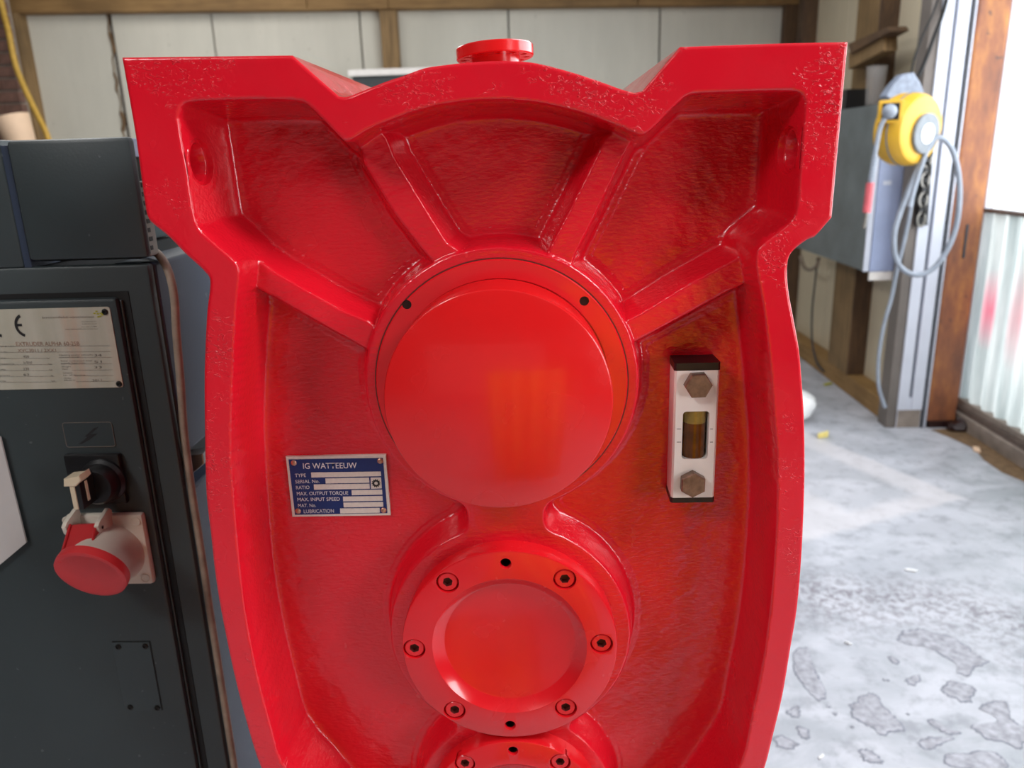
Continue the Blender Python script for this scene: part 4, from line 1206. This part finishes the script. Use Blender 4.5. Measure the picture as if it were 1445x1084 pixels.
for s in (-1, 1):
    add = [top_c+wv*s*0.98+Vector((0,-0.001,0)), e0+wv*s*1.1+LN*0.001]
    obj('lid_rib', tube([add[0], add[1]], 0.0016, 8), 'lid_red', sock, 60)
# hinge cheeks
for q, (x0, y0) in enumerate(((560, 340), (232, 340))):
    cpx = [(525,265),(590,258),(720,205),(740,230),(630,430),(590,450),(520,300)]
    if q == 1: cpx = [(x-310, y+5) for x, y in cpx]
    pts = []
    xq = pz4(cpx[0][0]+30, 300, 0.712)[0]
    hc = top_c.z
    prof = [(0.704, hc+0.001), (0.708, hc+0.004), (YDR-0.012, hc+0.010), (YDR-0.008, hc+0.006), (YDR-0.008, hc-0.022), (0.716, hc-0.017), (0.706, hc-0.008)]
    obj('hinge_cheek', prism([(xq-0.002, y, z) for y, z in prof], (0.0045, 0, 0), 0.0008), 'ivory', sock)
xq = pz4(560, 300, 0.71)[0]
obj('hinge_pin', lathe([(0.0018, 0), (0, 0)], (xq+0.0027, 0.7085, top_c.z-0.002), (1, 0, 0), 16), 'black', sock)
# maintenance plate low on the door
mp = [atY(*p, YDR) for p in ((158,906),(212,905),(228,1002),(178,1003))]
mx0 = (mp[0][0]+mp[3][0])/2; mx1 = (mp[1][0]+mp[2][0])/2
acc = obj('access_plate', box(mx0, mx1, YDR-0.0012, YDR, mp[2][2], mp[0][2], 0.0004), 'cab', cab)
obj('plate_gap', box(mx1, mx1+0.0011, YDR-0.0003, YDR, mp[2][2], mp[0][2]+0.001), 'matt_black', acc)
obj('plate_gap', box(mx0, mx1, YDR-0.0003, YDR, mp[0][2], mp[0][2]+0.0009), 'matt_black', acc)
for q in ((167,913),(205,912),(184,998),(222,999)):
    p = atY(*q, YDR-0.001); obj('screw', lathe([(0.0034, 0), (0.0032, 0.001), (0.0018, 0.0016), (0.0012, 0.0004), (0, 0.0004)], (p[0], YDR-0.0012, p[2]), (0, -1, 0), 16), 'dark_steel', acc, 50)

# beige cable hanging down the cabinet corner
cpts = [((196,350),0.83),((212,352),0.80),((226,362),0.775),((238,384),0.765),((246,420),0.76),((249,470),0.758),((255,540),0.757),((259,600),0.757),((263,650),0.756),((268,700),0.755),((276,760),0.755),((281,810),0.755),((286,860),0.754),((297,930),0.754),((305,1000),0.754),((316,1084),0.754)]
cp = [atY(a[0], a[1], y+0.004) for a, y in cpts]; last = cp[-1].copy(); cp += [last+np.array([0.004, 0, -0.2]), np.array([last[0]+0.02, last[1], 0.006])]
cp = [(max(p[0], XR_+0.0045) if p[1] > 0.752 and i > 3 else p[0], p[1], p[2]) for i, p in enumerate(cp)]
tag(obj('beige_cable', tube(cp, 0.0042, 10, 6), 'cable_beige', None, 60), 'beige cable hanging down the corner of the dark cabinet, left of the gearbox', 'cable')

# white card at the left edge
wq = [atY(*p, 0.735) for p in ((-40,600),(0,617),(37,766),(0,797),(-40,830))]
tag(obj('white_card', prism([Vector(p) for p in wq], (0, 0.002, 0)), 'white_sheet'), 'plain whitish card at the left edge, in front of the cabinet door', 'card')

# ================================================================== BACKGROUND THINGS
# roll of brown paper and yellow hose, back left
rc = atY(30, 196, 4.6)
roll = obj('paper_roll', lathe([(0.075, 0), (0.095, 0.16), (0.095, 0.165), (0.07, 0.165), (0.068, 0.14), (0, 0.14)], (rc[0], rc[1], rc[2]-0.04), (-0.22, 0, 1), 40), 'cardboard', None, 40)
roll.data.transform(Matrix.Translation((0, 0, 0)))
tag(roll, 'pale cardboard roll standing behind the dark cabinet, by the brick pier', 'roll')
cup_shelf = obj('shelf_unit', box(rc[0]-0.35, rc[0]+0.35, rc[1]-0.15, rc[1]+0.25, 0.0, rc[2]-0.061, 0.004), 'dark_box')
tag(cup_shelf, 'dark unit behind the cabinet, under the cardboard roll', 'cabinet')
hp_ = [atY(2, 5, 5.15), atY(12, 45, 5.1), atY(22, 92, 5.05), atY(38, 132, 5.0), atY(54, 165, 4.95), atY(68, 195, 4.9), atY(84, 260, 4.9)]
hp_ = [np.array(hp_[0])+np.array([-0.02, 0.03, 0.4])]+hp_+[np.array([hp_[-1][0]+0.2, 4.9, 0.02])]
tag(obj('yellow_hose', tube(hp_, 0.017, 10, 6), 'yellow_hose', None, 60), 'yellow hose slanting down in front of the timber corner post, back left', 'hose')
# dark cupboard with pale top behind the gearbox
a = atY(492, 104, 5.2); b = atY(640, 104, 5.2)
cup = thing('wall_cupboard', 'dark cupboard with a pale top against the back wall, above the gearbox dip', 'cupboard', (a[0]+0.3, 5.3, 0))
obj('carcass', box(a[0]+0.02, b[0], 5.2, 5.6, 0.0, a[2]-0.02, 0.004), 'dark_box', cup)
obj('top', box(a[0], b[0]+0.02, 5.18, 5.62, a[2]-0.018, a[2]+0.02, 0.003), 'white_alu', cup)

# electrical enclosure on right wall
ezt = atY(1238, 147, 4.0)[2]; ezb = 0.785
enc = thing('electrical_enclosure', 'big grey and pale blue steel enclosure hanging on the right wall', 'enclosure', (1.7, 4.5, ezb))
obj('body', box(1.636, 1.79, 4.0, 5.10, ezb, ezt, 0.004), 'grey_paint', enc)
fr_ = obj('front_panel', box(1.66, 1.80, 3.985, 3.999, ezb-0.0, ezt, 0.003), 'blue_paint', enc)
obj('edge_strip', box(1.63, 1.657, 3.988, 3.999, ezb, ezt, 0.002), 'upvc', enc)
obj('bottom_strip', box(1.662, 1.80, 3.987, 3.999, ezb-0.045, ezb-0.002, 0.002), 'white_alu', enc)
p = atY(1252, 258, 3.985); obj('label_plate', box(p[0]-0.02, p[0]+0.02, 3.982, 3.985, p[2]-0.01, p[2]+0.01, 0.0005), 'upvc', fr_)
# measuring jug and black box on the enclosure
jc = atY(1229, 148, 4.2)
jug = obj('plastic_jug', lathe([(0.036, 0), (0.04, 0.01), (0.05, 0.185), (0.053, 0.188), (0.048, 0.187), (0.038, 0.012), (0, 0.01)], (1.69, 4.2, ezt+0.0), (0, 0, 1), 32), 'cup', None, 40)
tag(jug, 'clear plastic jug on top of the grey enclosure', 'jug')
tag(obj('black_box', box(1.64, 1.76, 4.45, 4.6, ezt+0.001, ezt+0.10, 0.004), 'black'), 'small black box on the grey enclosure, left of the clear jug', 'box')
# timber bracket on the stud
br = thing('timber_bracket', 'rough timber shelf bracket fixed to the right wall stud above the enclosure', 'bracket', (1.75, 4.5, 1.8))
def yz(px, py, X): q = atX(px, py, X); return (q[1], q[2])
pp = [atX(1196,62,1.70), atX(1252,38,1.70), atX(1256,44,1.70), atX(1200,76,1.70)]
obj('top_batten', prism([Vector(q) for q in pp], (0.09, 0, 0), 0.003), 'wood_dark', br)
pp = [atX(1197,74,1.72), atX(1246,50,1.72), atX(1246,72,1.72), atX(1197,98,1.72)]
obj('side_batten', prism([Vector(q) for q in pp], (0.07, 0, 0), 0.003), 'wood_v', br)

# hose reel
RC = Vector(atY(1284, 183, 3.55)); ax = Vector((0.50, -0.86, -0.05)).normalized()
reel = thing('hose_reel', 'yellow cable reel with grey hub hanging on the right wall', 'reel', tuple(RC))
Rr = 0.148
obj('drum', lathe([(0.06, -0.085), (Rr*0.80, -0.085), (Rr*0.93, -0.072), (Rr, -0.045), (Rr, 0.0), (Rr*0.98, 0.03), (Rr*0.90, 0.052), (Rr*0.78, 0.060), (0, 0.062)], RC-ax*0.0, ax, 56), 'yellow', reel, 35)
obj('rim_band', lathe([(Rr*1.005, -0.004), (Rr*1.02, -0.002), (Rr*1.02, 0.002), (Rr*1.005, 0.004)], RC, ax, 56, cap0=False, cap1=False), 'reel_grey', reel, 60)
hubc = RC+ax*0.062+Vector((0.012, 0, -0.015))
obj('hub', lathe([(0.082, -0.004), (0.082, 0.006), (0.078, 0.009), (0, 0.010)], hubc, ax, 40), 'reel_grey', reel, 35)
obj('hub_label', lathe([(0.041, 0.009), (0.041, 0.0115), (0, 0.0115)], hubc, ax, 32), 'reel_white', reel, 35)
oc = Vector(atY(1256, 158, 3.50))
x_, y_, _ = frame_from_axis(Vector((-0.35, -0.93, 0)))
bm = B()
add_box(bm, -0.046, 0.046, -0.045, 0.05, -0.045, 0.045, 0.004); bm2 = bm
rotm = Matrix.Rotation(math.radians(-20), 4, 'Z')
bmesh.ops.transform(bm2, matrix=Matrix.Translation(oc) @ rotm, verts=bm2.verts[:])
obj('outlet_box', bm2, 'yellow', reel)
bm = B(); add_box(bm, -0.033, 0.033, -0.049, -0.044, -0.033, 0.033, 0.002)
bmesh.ops.transform(bm, matrix=Matrix.Translation(oc) @ rotm, verts=bm.verts[:]); obj('outlet_mouth', bm, 'black', reel)
oc2 = oc+rotm.to_3x3() @ Vector((-0.005, -0.06, 0.0))
obj('cable_ball', lathe([(0, -0.03), (0.015, -0.026), (0.026, -0.015), (0.03, 0), (0.026, 0.015), (0.015, 0.026), (0, 0.03)], oc2, (0, 0, 1), 20), 'hose_grey', reel, 80)
obj('lead', tube([oc2, Vector(atY(1243,178,3.46)), Vector(atY(1237,205,3.46)), Vector(atY(1231,240,3.46)), Vector(atY(1228,262,3.46))], 0.0095, 10, 5), 'hose_grey', reel, 60)
for k in range(7):
    q = Vector(atY(1234.5-k*0.9, 222+k*5.2, 3.46)); obj('strain_ring', lathe([(0.0118, -0.004), (0.0135, 0), (0.0118, 0.004)], q, (0.1, 0, 1), 14), 'hose_grey', reel)
obj('grip', tube([Vector(atY(1228,258,3.46)), Vector(atY(1226,275,3.46)), Vector(atY(1223,300,3.46))], 0.016, 12, 3), 'pink', reel, 60)
obj('plug_tip', tube([Vector(atY(1223,300,3.46)), Vector(atY(1219,322,3.46))], 0.007, 8), 'steel', reel, 60)
# grey loop of hose below the reel
lp_ = [(1290,232),(1291,218),(1289,250),(1286,290)]
loop = [(1249,575),(1240,545),(1240,505),(1247,460),(1258,420),(1266,380),(1276,340),(1284,300),(1290,262),(1293,230),(1291,212)]
tag(obj('hanging_hose', tube([Vector(atY(x, y, 3.62)) for x, y in loop], 0.0085, 10, 5), 'hose_grey', None, 60), 'pale hose hanging straight from the reel almost to the floor', 'hose')
loop = [(1283,292),(1291,262),(1302,228),(1312,204),(1325,194),(1340,205),(1350,232),(1354,270),(1350,315),(1338,350),(1318,378),(1295,388),(1274,380),(1263,360),(1262,330),(1270,300),(1284,262),(1297,230),(1307,212)]
tag(obj('hose_loop', tube([Vector(atY(x, y, 3.50+0.004*i)) for i, (x, y) in enumerate(loop)], 0.0115, 10, 5), 'hose_grey', None, 60), 'thick grey hose hanging in a long loop beside the yellow reel', 'hose')
# bracket of the reel and black cables above it
bp = [atY(*q, 3.75) for q in ((1250,135),(1262,118),(1275,104),(1290,102),(1300,118),(1308,140),(1290,146),(1262,146))]
brk = obj('reel_bracket', prism([Vector(q) for q in bp], (0, 0.07, 0), 0.006), 'bracket', reel)
for pts, r_, lb in (([(1286,104),(1291,80),(1302,50),(1316,20),(1326,-8)], 0.005, 'thin black cable running up from the reel bracket, left of the pair'), ([(1296,108),(1306,85),(1318,52),(1330,20),(1338,-10)], 0.009, 'thicker black cable running up from the reel bracket, beside the grey pillar')):
    tag(obj('black_cable', tube([Vector(atY(x, y, 3.83)) for x, y in pts], r_, 8, 4), 'matt_black', None, 60), lb, 'cable', 'black cables above the reel')
# chain of shackles hanging on the pillar
chain = thing('key_chain', 'short dark chain with steel links hanging on the grey pillar', 'chain', tuple(atY(1308, 215, 3.84)))
cl = [(1311,212),(1309,226),(1308,240),(1306,254),(1305,268),(1303,282),(1301,296),(1300,310)]
for i, (x, y) in enumerate(cl):
    q = Vector(atY(x, y, 3.815)); dn = Vector((0, 0, 1)); s_ = Vector((1, 0, 0)) if i % 2 else Vector((0.3, -0.9, 0)).normalized()
    pts = [q+s_*0.018*math.cos(t)+dn*0.032*math.sin(t) for t in [2*math.pi*k/14 for k in range(15)]]
    obj('link', tube(pts, 0.0055, 6), 'steel' if i % 2 else 'dark_steel', chain)
obj('backing_strap', prism([Vector(atY(*q, 3.84)) for q in ((1297,205),(1318,205),(1309,318),(1292,318))], (0, 0.0195, 0)), 'black', chain)
# cables looping under the enclosure
tag(obj('wall_cable', tube([Vector(atX(x, y, 1.78)) for x, y in ((1130,362),(1134,376),(1142,381),(1152,376),(1155,364))], 0.012, 8, 4), 'cable_beige', None, 60), 'pale cable looped under the left end of the enclosure', 'cable')
wc = [Vector(atX(x, y, 1.785)) for x, y in ((1153,372),(1150,400),(1146,440),(1146,480),(1152,510),(1162,524))]
tag(obj('dark_wall_cable', tube(wc, 0.006, 8, 4), 'slot', None, 60), 'thin dark cable running down the cream wall to the sill', 'cable')

# things on the floor
def scrap(name, px, py, s, mat, label, cat, rot=0.4, flat=0.35):
    p = atZ(px, py, 0.0); bm = B()
    add_box(bm, -s, s, -s*0.45, s*0.45, 0.0005, s*flat, s*0.12)
    for v in bm.verts: v.co.x += 0.3*s*math.sin(v.co.y*40/s*0.05); v.co.z *= 1.0+0.3*math.sin(v.co.x/s*3)
    bmesh.ops.transform(bm, matrix=Matrix.Translation((p[0], p[1], 0)) @ Matrix.Rotation(rot, 4, 'Z'), verts=bm.verts[:])
    for v in bm.verts: v.co.z = max(v.co.z, 0.0004)
    return tag(obj(name, bm, mat), label, cat)
scrap('yellow_scrap', 1161, 617, 0.03, 'chip_yellow', 'yellow crumpled scrap on the floor right of the gearbox', 'scrap', 0.3, 0.9)
scrap('white_strip', 1286, 806, 0.018, 'chip', 'short white plastic strip lying on the floor below the pale rectangle', 'scrap', -0.5)
scrap('white_chip', 1197, 909, 0.009, 'chip', 'small white chip on the floor between bare patches', 'scrap', -0.9, 0.7)
scrap('white_flake', 1159, 1069, 0.009, 'chip', 'white flake on the floor near the bottom right of the gearbox', 'scrap', 0.6, 0.5)
scrap('orange_scrap', 1378, 636, 0.03, 'cardboard', 'pale orange scrap in the dirt beside the door kerb', 'scrap', 1.2)
scrap('leaf', 1168, 543, 0.03, 'print_olive', 'small yellowish leaf on the floor by the timber sill', 'leaf', 0.4)
# white sack peeping out right of the gearbox
p = atZ(1128, 592, 0.0)
bm = B(); bmesh.ops.create_icosphere(bm, subdivisions=3, radius=1.0)
for v in bm.verts:
    c_ = v.co.copy(); k = 1+0.06*math.sin(c_.x*7+c_.z*5)+0.05*math.sin(c_.y*9)
    v.co = Vector((c_.x*0.20*k, c_.y*0.15*k, (c_.z*0.5+0.5)*0.17*k if c_.z > -0.9 else 0.0))
    v.co.z = max(v.co.z, 0.0)
bmesh.ops.transform(bm, matrix=Matrix.Translation((p[0]-0.135, p[1]-0.02, 0.001)), verts=bm.verts[:])
tag(obj('white_sack', bm, 'chip', None, 80), 'white sack on the floor, its corner showing right of the gearbox', 'sack')
# yellow tarpaulin added behind the camera to put a warm reflection in the paint
bm = B(); prev = None
for k in range(29):
    x = -0.16+k*0.02; y = -0.55+0.03*math.sin(k*0.9)
    a_ = bm.verts.new((x, y, 0.08)); b_ = bm.verts.new((x, y, 1.12))
    if prev: bm.faces.new((prev[0], a_, b_, prev[1]))
    prev = (a_, b_)
warm_reflector = obj('yellow_reflector', bm, 'warm_reflector', None, 60)
md = warm_reflector.modifiers.new('thickness', 'SOLIDIFY'); md.thickness = 0.003
tag(warm_reflector, 'yellow tarpaulin added opposite the gearbox to reflect orange in its red paint', 'reflector')
